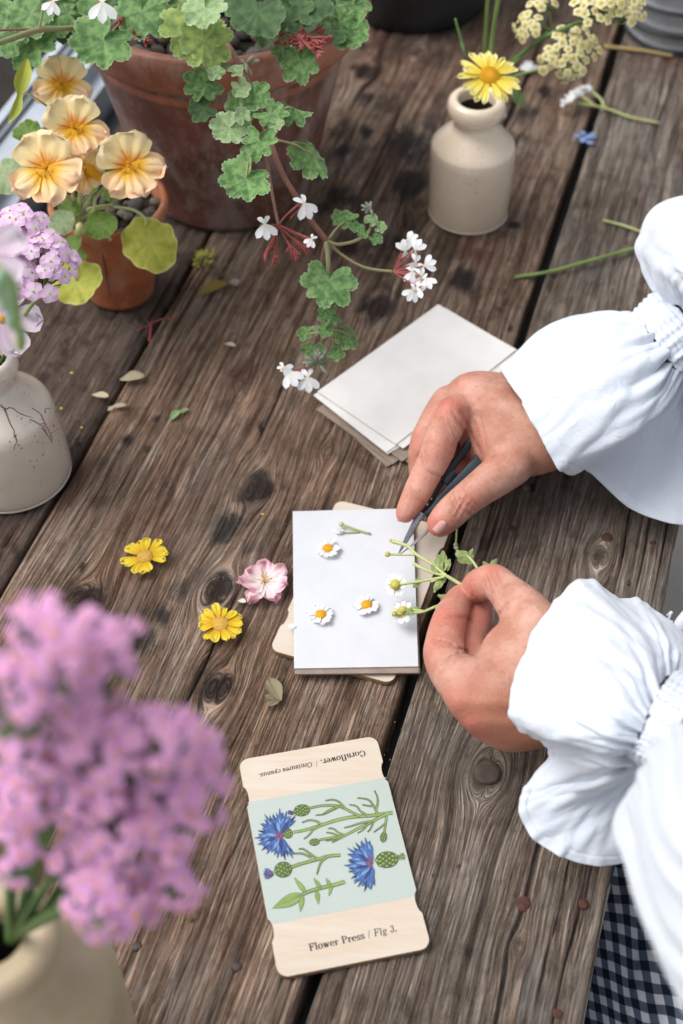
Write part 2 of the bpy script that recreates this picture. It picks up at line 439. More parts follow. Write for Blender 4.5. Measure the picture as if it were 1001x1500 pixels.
M_PWHITE = petal('white_petal', 'e6e6dc', 'eef0f2', 'f2f4f7')
M_PYEL = petal('lemon_petal', 'ecd23c', 'f2e069', 'f5eb9c')
M_PYEL2 = petal('golden_petal', 'dcae1c', 'e8c92e', 'eed64c')
M_PNAS = petal('peach_petal_upper', 'e99c1c', 'ffe5a6', 'ffecc0', .20, .47, streak=('c0501a', .28, .62))
M_PNASL = petal('peach_petal_lower', 'f4c02a', 'ffdfa4', 'ffd9b6', .30, .54, streak=('df9a6a', .45, 1.1))
M_PNASY = petal('yellow_throat', 'dba014', 'e3b126', 'e9c04a')
M_PPINK = petal('blush_petal', 'faf0ec', 'f8e2e4', 'f2bccb')
M_PMAG = petal('orchid_pink_petal', 'f4c0e8', 'e8a8de', 'f0c0ea', sss=.2)
M_PLIL = petal('lilac_pink_petal', 'fbf0fa', 'f2d2ee', 'eec6ea')
M_PPALE = petal('pale_lilac_petal', 'd9bcd0', 'e0cfdd', 'e5d8e6')
M_PCREAM = petal('cream_petal', 'd8c66e', 'e9e0ab', 'efe9c4')
M_PBLUE = petal('sky_blue_petal', '9fb3d6', '6f93cb', '86a5d4')
M_DISC = simple('golden_disc', 'dfa716', 'd0930f', 900, .8, .0006, 1600)
M_DISCC = simple('ochre_cream_disc', 'c99a3c', 'd8b45e', 900, .8, .0006, 1600)
M_DISCG = simple('greenish_disc', 'b7b356', 'c9bb5c', 900, .8, .0006, 1600)
M_STAM = simple('yellow_stamen', 'e0b53a', 'd39c22', 200, .7)
M_EYE = simple('orange_pink_eye', 'd8a070', 'cb8d62', 200, .8)

M_SHEET = simple('white_paper', 'cdd0d6', 'c8ccd2', 40, .75, .00012, 900)
M_SHEET2 = simple('white_paper_lightened', 'e3e2e0', 'dddcda', 40, .75, .00012, 900)  # same white paper, colour lightened to offset the dimmer light on the stack
M_KRAFT = simple('grey_brown_card', '96867a', '87786d', 70, .85, .0003, 700)
def ply(name, c1, c2, c3):
    k = NT(name, .5, .35); co = k.coord()
    n = k.noise(k.mapv(co, (6, 34, 6)), 1.6, 4, .6, .6); n2 = k.noise(k.mapv(co, (60, 700, 60)), 1, 3)
    b = k.mix(k.fr(n, .40, .62), lin(c1), lin(c2)); b = k.mix(k.math('MULTIPLY', k.fr(n2, .45, .7), .35), b, lin(c3))
    k.set('Base Color', b); k.bump(n2, .0001, .5); return k.m
M_PLY = ply('birch_plywood', 'cdc2b4', 'c9baa7', 'd3c9bb')
M_PLYEDGE = simple('plywood_edge', '7a5f48', '93765c', 300, .8, .0004, 900)
M_MINT = simple('mint_print', 'adb9b3', 'afbbb6', 30, .55)
M_INK = simple('black_ink', '1d1b1c', '242223', 50, .6)
M_LINE = simple('dark_green_line', '2a321d', '333b22', 50, .6)
M_GL = simple('print_green', '7c9650', '8aa45a', 60, .6)
M_GD = simple('print_dark_green', '4a632f', '526c35', 60, .6)
M_BL = simple('print_blue', '355896', '40659f', 60, .6)
M_BD = simple('print_navy', '1d2f5a', '243a6c', 60, .6)
M_BP = simple('print_light_blue', '5f86be', '6b90c5', 60, .6)
M_PU = simple('print_plum', '6b3a66', '7d4876', 60, .6)
M_BLADE = simple('steel_blade', 'aebbc4', '9fb0bb', 90, .22, metal=.9)
M_WIRE = simple('bright_steel', 'd9d6d0', 'c9c6c0', 90, .25, metal=.9)
M_BLACK = simple('black_coated_steel', '20262b', '313a42', 40, .38, metal=.4)
M_GREYSTEEL = simple('grey_blue_steel', '4c5860', '3d474f', 60, .4, metal=.6)

def skinmat():
    k = NT('skin', .56, .35); co = k.coord()
    red = k.attr('red'); n1 = k.noise(co, 38, 5, .6); n2 = k.noise(co, 260, 4)
    b = k.mix(k.fr(n1, .35, .65), lin('b17c69'), lin('cba08f'))
    b = k.mix(k.math('MULTIPLY', k.attr('tan'), .8), b, lin('a56c50'))
    b = k.mix(k.math('MINIMUM', k.math('MULTIPLY', red, .95), 1.0), b, lin('c27263'))
    b = k.mix(k.math('MULTIPLY', k.fr(n2, .56, .70), .36), b, lin('995c47'))
    b = k.mix(k.math('MULTIPLY', k.attr('crease'), .12), b, lin('8d4a38'))
    b = k.mix(k.math('MULTIPLY', k.attr('crease'), .22), b, lin('9a5342'))
    k.set('Base Color', b)
    k.set('Subsurface Weight', .16); k.set('Subsurface Scale', .006); k.b.inputs['Subsurface Radius'].default_value = (1, .35, .2)
    v = k.t.nodes.new('ShaderNodeTexVoronoi'); v.feature = 'DISTANCE_TO_EDGE'; k.t.links.new(k.mapv(co, (1, .55, 1), (0, 0, 0), (0, 0, .6)), v.inputs['Vector']); v.inputs['Scale'].default_value = 560
    h = k.math('ADD', k.math('MULTIPLY', k.fr(v.outputs['Distance'], 0, .25), .5), k.math('MULTIPLY', k.noise(co, 120, 5), 2.2))
    k.bump(h, .00042, .7)
    return k.m
M_SKIN = skinmat()
M_NAILSK = simple('fingernail', 'cf9c92', 'd5a79c', 60, .28, coat=.3)
def clothmat():
    k = NT('white_cotton', .85, .2); co = k.coord()
    w1 = k.noise(co, 55, 4, .6, 1.2); w2 = k.noise(k.mapv(co, (1, 1, 1), (2, 0, 0), (0, .4, .6)), 900, 2)
    cr = k.t.nodes.new('ShaderNodeTexVoronoi'); cr.feature = 'DISTANCE_TO_EDGE'; cr.inputs['Scale'].default_value = 22
    mx = k.t.nodes.new('ShaderNodeVectorMath'); mx.operation = 'MULTIPLY_ADD'
    k.t.links.new(w1, mx.inputs[0]); mx.inputs[1].default_value = (.05, .05, .05); k.t.links.new(co, mx.inputs[2]); k.t.links.new(mx.outputs[0], cr.inputs['Vector'])
    k.set('Base Color', k.mix(w1, lin('d0d6e0'), lin('cad1dc')))
    k.set('Sheen Weight', .2)
    b1 = k.bump(k.fr(cr.outputs['Distance'], 0, .3), .0012, .12)
    b2 = k.bump(w1, .004, .35, b1)
    k.bump(w2, .00012, .8, b2)
    k.set('Subsurface Weight', .12); k.set('Subsurface Scale', .004)
    return k.m
M_CLOTH = clothmat()
def gingham():
    k = NT('navy_gingham_cotton', .9, .2)
    a = k.attr('a'); b = k.attr('b')
    def stripe(x):
        s = k.math('SINE', k.math('MULTIPLY', x, 2 * math.pi / .0125)); return k.fr(s, -.25, .25)
    f = k.math('MULTIPLY', k.math('ADD', stripe(a), stripe(b)), .5)
    k.set('Base Color', k.ramp(f, [(.0, lin('cdd2da')), (.5, lin('566276')), (1.0, lin('1a2233'))]))
    return k.m
M_GING = gingham()
M_NAVY = simple('dark_navy_cloth', '1b2029', '252b36', 60, .9, .0006, 500)
# ---------------------------------------------------------------- setting
mb = MB(); S = 30
mb.add([(-S, -S, 0), (S, -S, 0), (S, S, 0), (-S, S, 0)], [(0, 1, 2, 3)])
tag(mb.obj('ground', M_GROUND, loc=(0, 0, 0)), kind='structure')

# ---------------------------------------------------------------- the weathered table
table = thing('work_table', 'weathered brown plank table top under the pots, bottles and cards', 'table', US(.7, -.2, -TZ))
STAINS = [(376, 716, 22, 1), (330, 775, 22, .9), (318, 865, 20, 1), (125, 885, 26, 1), (105, 868, 16, .6), (318, 1008, 26, .8), (310, 925, 16, .4), (200, 915, 30, .45), (150, 930, 34, .6), (212, 940, 26, .6), (118, 832, 9, .7),
          (590, 205, 30, .8), (600, 270, 30, .8), (610, 225, 22, .6), (540, 105, 22, .7), (570, 150, 26, .5), (635, 85, 30, .5), (495, 285, 22, .6), (555, 450, 22, .8), (550, 370, 30, .5), (510, 290, 22, .5),
          (770, 165, 22, .6), (745, 150, 20, .5), (750, 210, 26, .5), (475, 305, 16, .6), (335, 500, 20, .3), (190, 645, 12, .7), (215, 660, 9, .5), (270, 600, 14, .3), (375, 800, 18, .4),
          (600, 330, 24, .5), (560, 420, 26, .4), (500, 195, 26, .5), (700, 370, 22, .3), (735, 445, 16, .5), (480, 120, 30, .5), (450, 640, 18, .2), (350, 620, 14, .3), (300, 1075, 22, .4), (725, 650, 20, .4),
          (640, 30, 60, .5), (580, 60, 50, .5), (90, 560, 30, .2), (60, 800, 20, .2), (260, 870, 20, .5), (235, 905, 18, .6), (640, 180, 20, .5)]
REDS = [(705, 362, 26, .9), (975, 80, 36, .6), (600, 110, 40, .5), (530, 60, 60, .4), (440, 60, 40, .4), (560, 240, 30, .4), (350, 540, 40, .3), (275, 500, 30, .35), (230, 770, 40, .3), (190, 840, 40, .3), (500, 400, 60, .25)]
PALES = [(925, 190, 60, .9), (960, 260, 50, .6), (880, 380, 60, .5), (790, 1430, 26, 1), (780, 1480, 24, 1), (860, 1480, 18, .7), (700, 1400, 60, .3), (960, 140, 50, .7), (300, 800, 60, .35), (330, 690, 40, .3), (230, 1100, 60, .35), (250, 1450, 50, .5), (300, 1480, 60, .5), (840, 470, 60, .4), (700, 1250, 60, .3)]
_r = random.Random(31)
for _i in range(30): STAINS.append((_r.uniform(470, 800), _r.uniform(50, 480), _r.uniform(6, 20), _r.uniform(.4, .85)))
for _i in range(45): STAINS.append((_r.uniform(60, 900), _r.uniform(380, 1450), _r.uniform(3, 11), _r.uniform(.35, .8)))
for _i in range(40): PALES.append((_r.uniform(40, 980), _r.uniform(350, 1480), _r.uniform(12, 45), _r.uniform(.2, .6)))
KNOTS = [(714, 1133, .011, 1), (320, 1008, .010, .8), (536, 104, .010, 1), (318, 866, .011, 1), (376, 716, .012, .6), (555, 452, .009, .5), (860, 925, .012, .4), (120, 885, .014, .7), (760, 1386, .006, .4), (615, 300, .012, .5), (350, 560, .010, .3), (880, 815, .008, .7), (480, 660, .010, .3), (830, 160, .009, .5), (610, 75, .010, .7)]
def mask(Un, Sn, L, thick=1.0):
    m = np.zeros_like(Un)
    Un0, Sn0 = Un, Sn
    Un = Un0 + .020 * (fbm(Un0 * 45, Sn0 * 70, 77, 4) - .5); Sn = Sn0 + .013 * (fbm(Un0 * 40 + 9, Sn0 * 90, 78, 4) - .5)
    for px, py, r, w in L:
        u0, s0 = usof(P(px, py)); R = r * MM(py)
        m = np.maximum(m, w * np.exp(-(((Un - u0) / (R * 1.5)) ** 2 + ((Sn - s0) / R) ** 2) ** 1.2 * .8))
    return m
def plank(s0, s1, u0, u1, mat, seed, amp, cracks=(), ds=.0013, du=.0035, lift=0.0, thick=.036):
    ns = int((s1 - s0) / ds) + 1; nu = int((u1 - u0) / du) + 1
    Sg, Ug = np.meshgrid(np.linspace(s0, s1, ns), np.linspace(u0, u1, nu))
    G = Sg + .004 * (fbm(Ug * 3 + seed, Sg * 5, seed, 3) - .5) * 4 * .5 + .0016 * (vnoise(Ug * 25, Sg * 60, seed + 5) - .5)
    kn = np.zeros_like(Sg)
    for px, py, R, w in KNOTS:
        ku, ks = usof(P(px, py))
        if not (s0 < ks < s1): continue
        d2 = (Sg - ks) ** 2 + ((Ug - ku) * .55) ** 2
        G = G - (Sg - ks) * (1.5 * R * R / (d2 + (.55 * R) ** 2)) * np.exp(-d2 / (R * 3.2) ** 2) * w
        q = np.exp(-(d2 / (R * .62) ** 2) ** 2)
        kn = np.maximum(kn, q * w)
        G = G + q * .35 * np.sqrt(d2)
    # relief: raised late wood, sunk early wood, splits
    r1 = vnoise(G * 320, Ug * 9, seed + 1); r2 = vnoise(G * 600, Ug * 20, seed + 2); r3 = vnoise(G * 90, Ug * 3, seed + 3)
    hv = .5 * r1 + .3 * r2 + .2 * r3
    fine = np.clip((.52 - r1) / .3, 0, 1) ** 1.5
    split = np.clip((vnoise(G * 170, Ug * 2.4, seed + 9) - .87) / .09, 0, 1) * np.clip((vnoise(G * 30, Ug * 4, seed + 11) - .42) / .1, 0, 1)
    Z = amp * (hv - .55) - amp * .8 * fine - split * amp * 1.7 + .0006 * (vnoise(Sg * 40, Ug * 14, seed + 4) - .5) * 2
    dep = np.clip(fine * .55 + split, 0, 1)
    for (cs0, cs1, cu0, cu1, wd, dp) in cracks:
        t = np.clip((Ug - cu0) / (cu1 - cu0), 0, 1)
        line = cs0 + (cs1 - cs0) * t + .0022 * (vnoise(Ug * 22, Ug * 0, seed + 31) - .5) * 2
        ends = np.clip((Ug - cu0) / .03, 0, 1) * np.clip((cu1 - Ug) / .03, 0, 1)
        c = np.exp(-((Sg - line) / wd) ** 2) * ends
        Z -= dp * c; dep = np.maximum(dep, c)
        Z += (.0009 * np.exp(-((Sg - line + .006) / .006) ** 2)) * ends
    Z += kn * .0004
    # worn, wavering edges
    e0 = (Sg - s0); e1 = (s1 - Sg)
    for e, sd in ((e0, 41), (e1, 43)):
        w = .0035 + .004 * vnoise(Ug * 18, Ug * 0, seed + sd) ** 2
        Z -= .0045 * np.clip(1 - e / w, 0, 1) ** 2
    Sx = Sg.copy()
    Sx[:, 0] += .0016 * vnoise(Ug[:, 0] * 30, Ug[:, 0] * 0, seed + 51); Sx[:, -1] -= .0016 * vnoise(Ug[:, 0] * 30, Ug[:, 0] * 0, seed + 53)
    Z += lift
    def world(U, S_, Zz): return np.stack([U * UD.x + S_ * SD.x, U * UD.y + S_ * SD.y, TZ + Zz], -1)
    V = world(Ug, Sx, Z).reshape(-1, 3)
    idx = np.arange(nu * ns).reshape(nu, ns)
    F = np.stack([idx[:-1, :-1], idx[:-1, 1:], idx[1:, 1:], idx[1:, :-1]], -1).reshape(-1, 4)
    # sides and underside
    rim = np.concatenate([idx[0, :], idx[1:, -1], idx[-1, -2::-1], idx[-2:0:-1, 0]])
    lo = V[rim].copy(); lo[:, 2] = TZ - thick
    n0 = len(V); V = np.concatenate([V, lo]); k = len(rim); j = np.arange(k); jn = (j + 1) % k
    F = np.concatenate([F, np.stack([rim[jn], rim[j], n0 + j, n0 + jn], -1)])
    def ext(A, fill=None):
        A = A.ravel(); return np.concatenate([A, A[rim] if fill is None else np.full(k, fill)])
    gc = np.stack([ext(G), ext(Ug), np.full(n0 + k, seed * 1.7)], -1); gc[n0:, 0] += .03
    attrs = {'gc': gc, 'knot': ext(kn, 0), 'hv': ext(1 - dep), 'stain': ext(mask(Ug, Sg, STAINS), 0), 'red': ext(mask(Ug, Sg, REDS), 0), 'pale': ext(mask(Ug, Sg, PALES), 0)}
    return big_mesh('plank', V, F, [mat], attrs, table)
planks = {}
planks['B'] = plank(-.4115, -.1175, .08, 1.95, WOOD_B, 11, .0017, cracks=[(-.262, -.250, .20, .60, .0011, .006), (-.30, -.296, .9, 1.3, .0007, .003), (-.19, -.185, .1, .42, .0008, .003), (-.345, -.34, .15, .5, .0008, .003)], ds=.00125)
planks['A'] = plank(-.1105, .0420, .08, 1.95, WOOD_A, 23, .0016, cracks=[(.028, .024, .1, .43, .0010, .005), (.014, .013, .1, .47, .0007, .003), (.005, .002, .66, .80, .0007, .003), (.020, .018, .60, .80, .0008, .004), (.033, .031, .58, .80, .0008, .004), (-.05, -.052, .95, 1.3, .0006, .002)], ds=.00125, lift=.0)
planks['C'] = plank(-.560, -.4135, .30, 1.95, WOOD_C, 37, .0010, cracks=[(-.43, -.426, .5, .75, .0008, .003)], ds=.0022, du=.006, lift=-.0015)
def box_us(mb, u0, u1, s0, s1, z0, z1, mat=0):
    V = [US(u, s, z) for z in (z0, z1) for u, s in ((u0, s0), (u1, s0), (u1, s1), (u0, s1))]
    mb.add(V, [(0, 1, 2, 3), (7, 6, 5, 4), (0, 4, 5, 1), (1, 5, 6, 2), (2, 6, 7, 3), (3, 7, 4, 0)], mat)
for u in (.2, .95, 1.75):
    mb = MB(); box_us(mb, u, u + .09, -.54, .03, -.085, -.037); mb.obj('cross_rail', M_DRYB, table, smooth=False)
for u in (.16, 1.80):
    for s in (-.53, -.04):
        mb = MB(); box_us(mb, u, u + .07, s, s + .07, -TZ, -.088); mb.obj('leg', M_DRYB, table, smooth=False)
mb = MB(); box_us(mb, .1, 1.93, -.55, .035, -.0365, -.0363); mb.obj('gap_shade_sheet', M_RUBBER, table, smooth=False)  # added black sheet, stands in for the shade seen through the plank gaps
mb = MB(); box_us(mb, .25, 2.1, -.604, -.563, -.10, -.045); mb.obj('gap_shade_strip', M_RUBBER, table, smooth=False)  # dark strip added so the gap between sill and table looks black
# nail and bolt heads driven into the planks
for px, py, r, mt, key in [(750, 779, 6.5, M_NAIL2, 'A'), (756, 819, 5, M_NAIL2, 'A'), (889, 791, 8.5, M_NAIL, 'A'), (956, 800, 5.5, M_NAIL, 'A'), (918, 857, 5.5, M_NAIL, 'A'), (767, 1327, 12, M_NAIL, 'A'),
                           (854, 1327, 8, M_NAIL, 'A'), (817, 1488, 8, M_NAIL, 'A'), (758, 1385, 4.5, M_NAIL2, 'A'), (202, 1389, 7.5, M_NAIL2, 'B'), (348, 1419, 8, M_NAIL2, 'B')]:
    mb = MB(); R = r * MM(py); rs = np.random.RandomState(int(px))
    lathe(mb, P(px, py, -.003), [(R, 0), (R * 1.03, .0025), (R * .9, .0034), (R * .5, .0038), (.0001, .0038)], 18, wob=.03, seed=int(px))
    mb.obj('nail_head', mt, planks[key])
mb = MB(); R = 20 * MM(1133)
lathe(mb, P(714, 1133, -.0002), [(R * .98, 0), (R, .0016), (R * .93, .0024), (R * .6, .0026), (.0001, .0024)], 30, wob=.03, seed=4)
mb.obj('wooden_plug', simple('dark_knot_wood', '41362f', '524439', 160, .7, .0008, 700), planks['A'])

# white window frame and the dark outside beyond the table's left edge
wf = thing('window_frame', 'white painted window frame running along the left of the table', 'window frame', US(.9, -.62, .02))
mb = MB(); box_us(mb, .2, 2.2, -.650, -.622, -.10, .004); mb.obj('sill', M_WHITEPAINT, wf, smooth=False)
mb = MB(); box_us(mb, .2, 2.2, -.6218, -.606, -.10, -.012); mb.obj('sill_lip', M_WHITEPAINT, wf, smooth=False)
mb = MB(); box_us(mb, .2, 2.2, -.6575, -.6505, -.10, .008); mb.obj('seal', M_FRAME_GREY, wf, smooth=False)
mb = MB(); box_us(mb, .2, 2.2, -.667, -.658, -.10, .012); mb.obj('outer_rail', M_WHITEPAINT, wf, smooth=False)
pw = thing('planting_trough', 'dark soil bed outside beyond the white window frame', 'trough', US(1.0, -1.0, -.1))
mb = MB(); box_us(mb, .2, 2.4, -1.6, -.71, -.3, -.08); mb.obj('soil', M_DARK, pw, smooth=False)
mb = MB(); box_us(mb, .2, 2.4, -1.62, -1.60, -.3, -.02); mb.obj('side_board', M_RUBBER, pw, smooth=False)

# ---------------------------------------------------------------- pots and bottles
def pebbles(parent, c, z, R, n, size, seed, mounts=None):
    rs = random.Random(seed); meshes = []
    for i in range(6):
        mb = MB(); r3 = (1, rs.uniform(.65, .9), rs.uniform(.5, .75)); blob(mb, (0, 0, 0), r3, 0, 6, 8, .14, rs)
        meshes.append(mb.mesh('pebble', [M_PEB[i % 5]]))
    for i in range(n):
        r = R * math.sqrt(rs.random()); w = rs.uniform(0, 6.283)
        s = size * rs.uniform(.55, 1.25)
        M = Matrix.Translation((c[0] + r * math.cos(w), c[1] + r * math.sin(w), z + rs.uniform(-.3, .5) * size)) @ Matrix.Rotation(rs.uniform(0, 6.28), 4, 'Z') @ Matrix.Rotation(rs.uniform(-.5, .5), 4, 'X') @ Matrix.Scale(s, 4)
        inst('pebble', meshes[i % 6], M, parent)

BP = Vector((-.105, 1.106, TZ))       # big pot
ger = thing('potted_geranium', 'trailing white geranium in the large aged terracotta pot', 'potted plant', BP)
mb = MB(); lathe(mb, BP, [(.0001, .004), (.070, .001), (.0755, .003), (.077, .008), (.1120, .166), (.1122, .169)], 96, wob=.004, seed=2); mb.obj('pot', M_POT, ger)
mb = MB(); lathe(mb, BP, [(.1123, .1665), (.118, .1672), (.1235, .170), (.1262, .175), (.1295, .188), (.1303, .195), (.1285, .2015), (.1235, .204), (.118, .202), (.1155, .197), (.109, .15)], 96, wob=.004, seed=2); mb.obj('rim', M_RIM, ger)
mb = MB(); lathe(mb, BP, [(.112, .172), (.06, .176), (.0001, .178)], 40); mb.obj('soil', M_DARK, ger)
pebbles(ger, BP, .180 + TZ, .106, 240, .0085, 5)

SPt = Vector((-.190, .951, TZ))
nas = thing('potted_nasturtium', 'peach nasturtium in the small orange terracotta pot', 'potted plant', SPt)
mb = MB(); lathe(mb, SPt, [(.0001, .003), (.026, .001), (.0285, .003), (.0292, .006), (.0300, .012), (.0335, .03), (.0395, .058), (.0440, .076), (.0478, .088), (.0490, .0925), (.0482, .0955), (.0455, .0965), (.0432, .095), (.0420, .070)], 80, wob=.004, seed=7); mb.obj('pot', M_POT2, nas)
mb = MB(); tube(mb, [SPt + Vector((-.002, -.0437, .078)), SPt + Vector((-.003, -.038, .045)), SPt + Vector((-.004, -.0335, .02))], [.0007, .0006, .0004], k=5); mb.obj('crack', M_PEB[2], nas)
mb = MB(); lathe(mb, SPt, [(.042, .080), (.02, .083), (.0001, .083)], 30); mb.obj('soil', M_DARK, nas)
pebbles(nas, SPt, .085 + TZ, .039, 70, .0065, 8)

def bottle(name, label, c, prof, inner, mat, group, seed=1, crack=None):
    t = thing(name, label, 'bottle', c, group)
    n = 7; mb = MB()
    pr = spline([(r, z) for r, z in prof], n * len(prof))
    pr[:, 0] = np.maximum(pr[:, 0], .0001)
    lathe(mb, c, [tuple(x) for x in pr], 96, wob=.003, seed=seed)
    if crack: mb.b = [np.clip((np.concatenate(mb.a) - crack) / .02, 0, 1) * 1.0]
    mb.obj('body', mat, t)
    mb = MB(); lathe(mb, c, inner, 48); mb.obj('mouth', M_HOLE, t)
    return t
MBt = P(500, 750) * 0 + Vector((.1157, 1.063, TZ))
prof_m = [(.0001, .001), (.033, .001), (.0355, .003), (.0362, .008), (.0368, .03), (.0375, .060), (.0372, .069), (.0355, .0745), (.028, .083), (.0195, .092), (.0182, .097), (.0195, .100), (.0240, .104), (.0252, .110), (.0238, .116), (.0200, .1185), (.0165, .117), (.0155, .110), (.0150, .100)]
bottle_m = bottle('stoneware_bottle', 'cream stoneware bottle with a lemon daisy, top centre of the table', MBt, prof_m, [(.0152, .108), (.0145, .09), (.0145, .075), (.0001, .074)], M_STONE, 'stoneware bottles', 3)
LBt = Vector((-.252, .740, TZ))
prof_l = [(.0001, .001), (.041, .001), (.0445, .003), (.0455, .009), (.0440, .030), (.0418, .055), (.0408, .064), (.0375, .071), (.029, .080), (.0190, .090), (.0175, .096), (.0185, .100), (.0222, .105), (.0232, .111), (.0215, .117), (.0185, .119), (.0160, .117), (.0150, .110), (.0145, .100)]
bottle_l = bottle('stoneware_bottle', 'pale stoneware bottle with rust brown cracks, cut by the left edge', LBt, prof_l, [(.0148, .108), (.014, .09), (.0001, .088)], M_STONE2, 'stoneware bottles', 5, crack=.058)
# the rust brown cracks in its glaze follow the shoulder
_rp = spline([(r, z) for r, z in prof_l], 7 * len(prof_l)); _r2 = random.Random(14); _o = range(30, 7 * len(prof_l) - 40)
def on_bottle(w, z):
    q = _rp[int(len(_rp) * .12):int(len(_rp) * .80)]; r = float(np.interp(z, q[:, 1], q[:, 0])) + .0001
    return LBt + Vector((r * math.cos(w), r * math.sin(w), z))
mb = MB()
def crack_line(w, z, n, dw, dz, rad):
    pts = [on_bottle(w, z)]
    for i in range(n):
        w += dw * .8 + _r2.uniform(-.045, .045); z = min(.088, max(.03, z + dz + _r2.uniform(-.0028, .0028))); pts.append(on_bottle(w, z))
        if _r2.random() < .22 and n > 5: crack_line(w, z, 3, _r2.uniform(-.07, .07), _r2.uniform(-.003, .003), rad * .7)
    tube(mb, pts, [rad, rad * 1.3, rad * .8, rad, rad * .4], k=5, n=4 * len(pts))
for w, z, n, dw, dz in ((-1.1, .087, 8, .09, -.0008), (-1.0, .086, 7, .02, -.0024), (-.35, .078, 9, -.01, -.0040), (-.60, .075, 4, .05, -.002), (-1.3, .085, 6, -.05, -.002), (-.5, .066, 5, .03, -.004), (-.2, .070, 4, .05, -.002)): crack_line(w, z, n, dw, dz, .00030)
for _i in range(26):
    _w, _z = _r2.uniform(-1.2, .1), _r2.uniform(.035, .085); blob(mb, on_bottle(_w, _z), (.0006 * _r2.uniform(.4, 1.3), .0004, .0007 * _r2.uniform(.4, 1.6)), 0, 4, 5)
mb.obj('glaze_crack', simple('rust_stain', '5d3019', '7a4526', 300, .7), bottle_l)
FBt = Vector((-.152, .268, TZ))
prof_f = [(.0001, .001), (.044, .001), (.0475, .004), (.0485, .012), (.0490, .08), (.0485, .145), (.0465, .158), (.040, .168), (.032, .178), (.0255, .188), (.0245, .194), (.0265, .198), (.0290, .204), (.0285, .211), (.0240, .215), (.0165, .214), (.0125, .210), (.0115, .200)]
bottle_f = bottle('stoneware_bottle', 'ochre stoneware bottle, blurred in the front left corner below pink flowers', FBt, prof_f, [(.0118, .205), (.011, .17), (.0001, .165)], M_STONE3, 'stoneware bottles', 6)

# dark glazed tub behind and galvanised bucket at the right
tb = thing('black_tub', 'round black glazed tub cut off by the top edge', 'tub', P(605, 0, 0))
cT = P(607, 52); rT = .085; cT = Vector((cT.x, cT.y + rT, TZ))
mb = MB(); lathe(mb, cT, [(.0001, .002), (rT - .004, .001), (rT, .004), (rT + .004, .02), (rT + .02, .14), (rT + .024, .15), (rT + .024, .165), (rT + .018, .168), (rT + .012, .15), (rT, .02), (.0001, .018)], 80, wob=.003); mb.obj('body', M_BUCKET, tb)
zb = thing('galvanised_bucket', 'ribbed galvanised bucket cut by the top right corner', 'bucket', P(1000, 10))
cZ = P(1004, 82); rZ = .055; cZ = Vector((cZ.x, cZ.y + rZ, TZ))
mb = MB(); lathe(mb, cZ, [(rZ - .002, .0), (rZ + .001, .0008), (rZ + .0015, .003), (rZ - .002, .005), (.0001, .005)], 64); mb.obj('foot_ring', M_RUBBER, zb)
mb = MB(); pr = []
for i in range(60):
    z = .006 + i / 59 * .13; pr.append((rZ - .003 + z * .18 + .0022 * max(0, math.sin(z * 2 * math.pi / .022)) ** 2, z))
lathe(mb, cZ, pr, 72); mb.obj('body', M_ZINC, zb)
for z in (.022, .05):
    mb = MB(); lathe(mb, cZ, [(rZ - .001 + z * .18, z - .0022), (rZ + .0015 + z * .18, z - .001), (rZ + .0015 + z * .18, z + .001), (rZ - .001 + z * .18, z + .0022)], 64); mb.obj('hoop', M_RUBBER, zb)
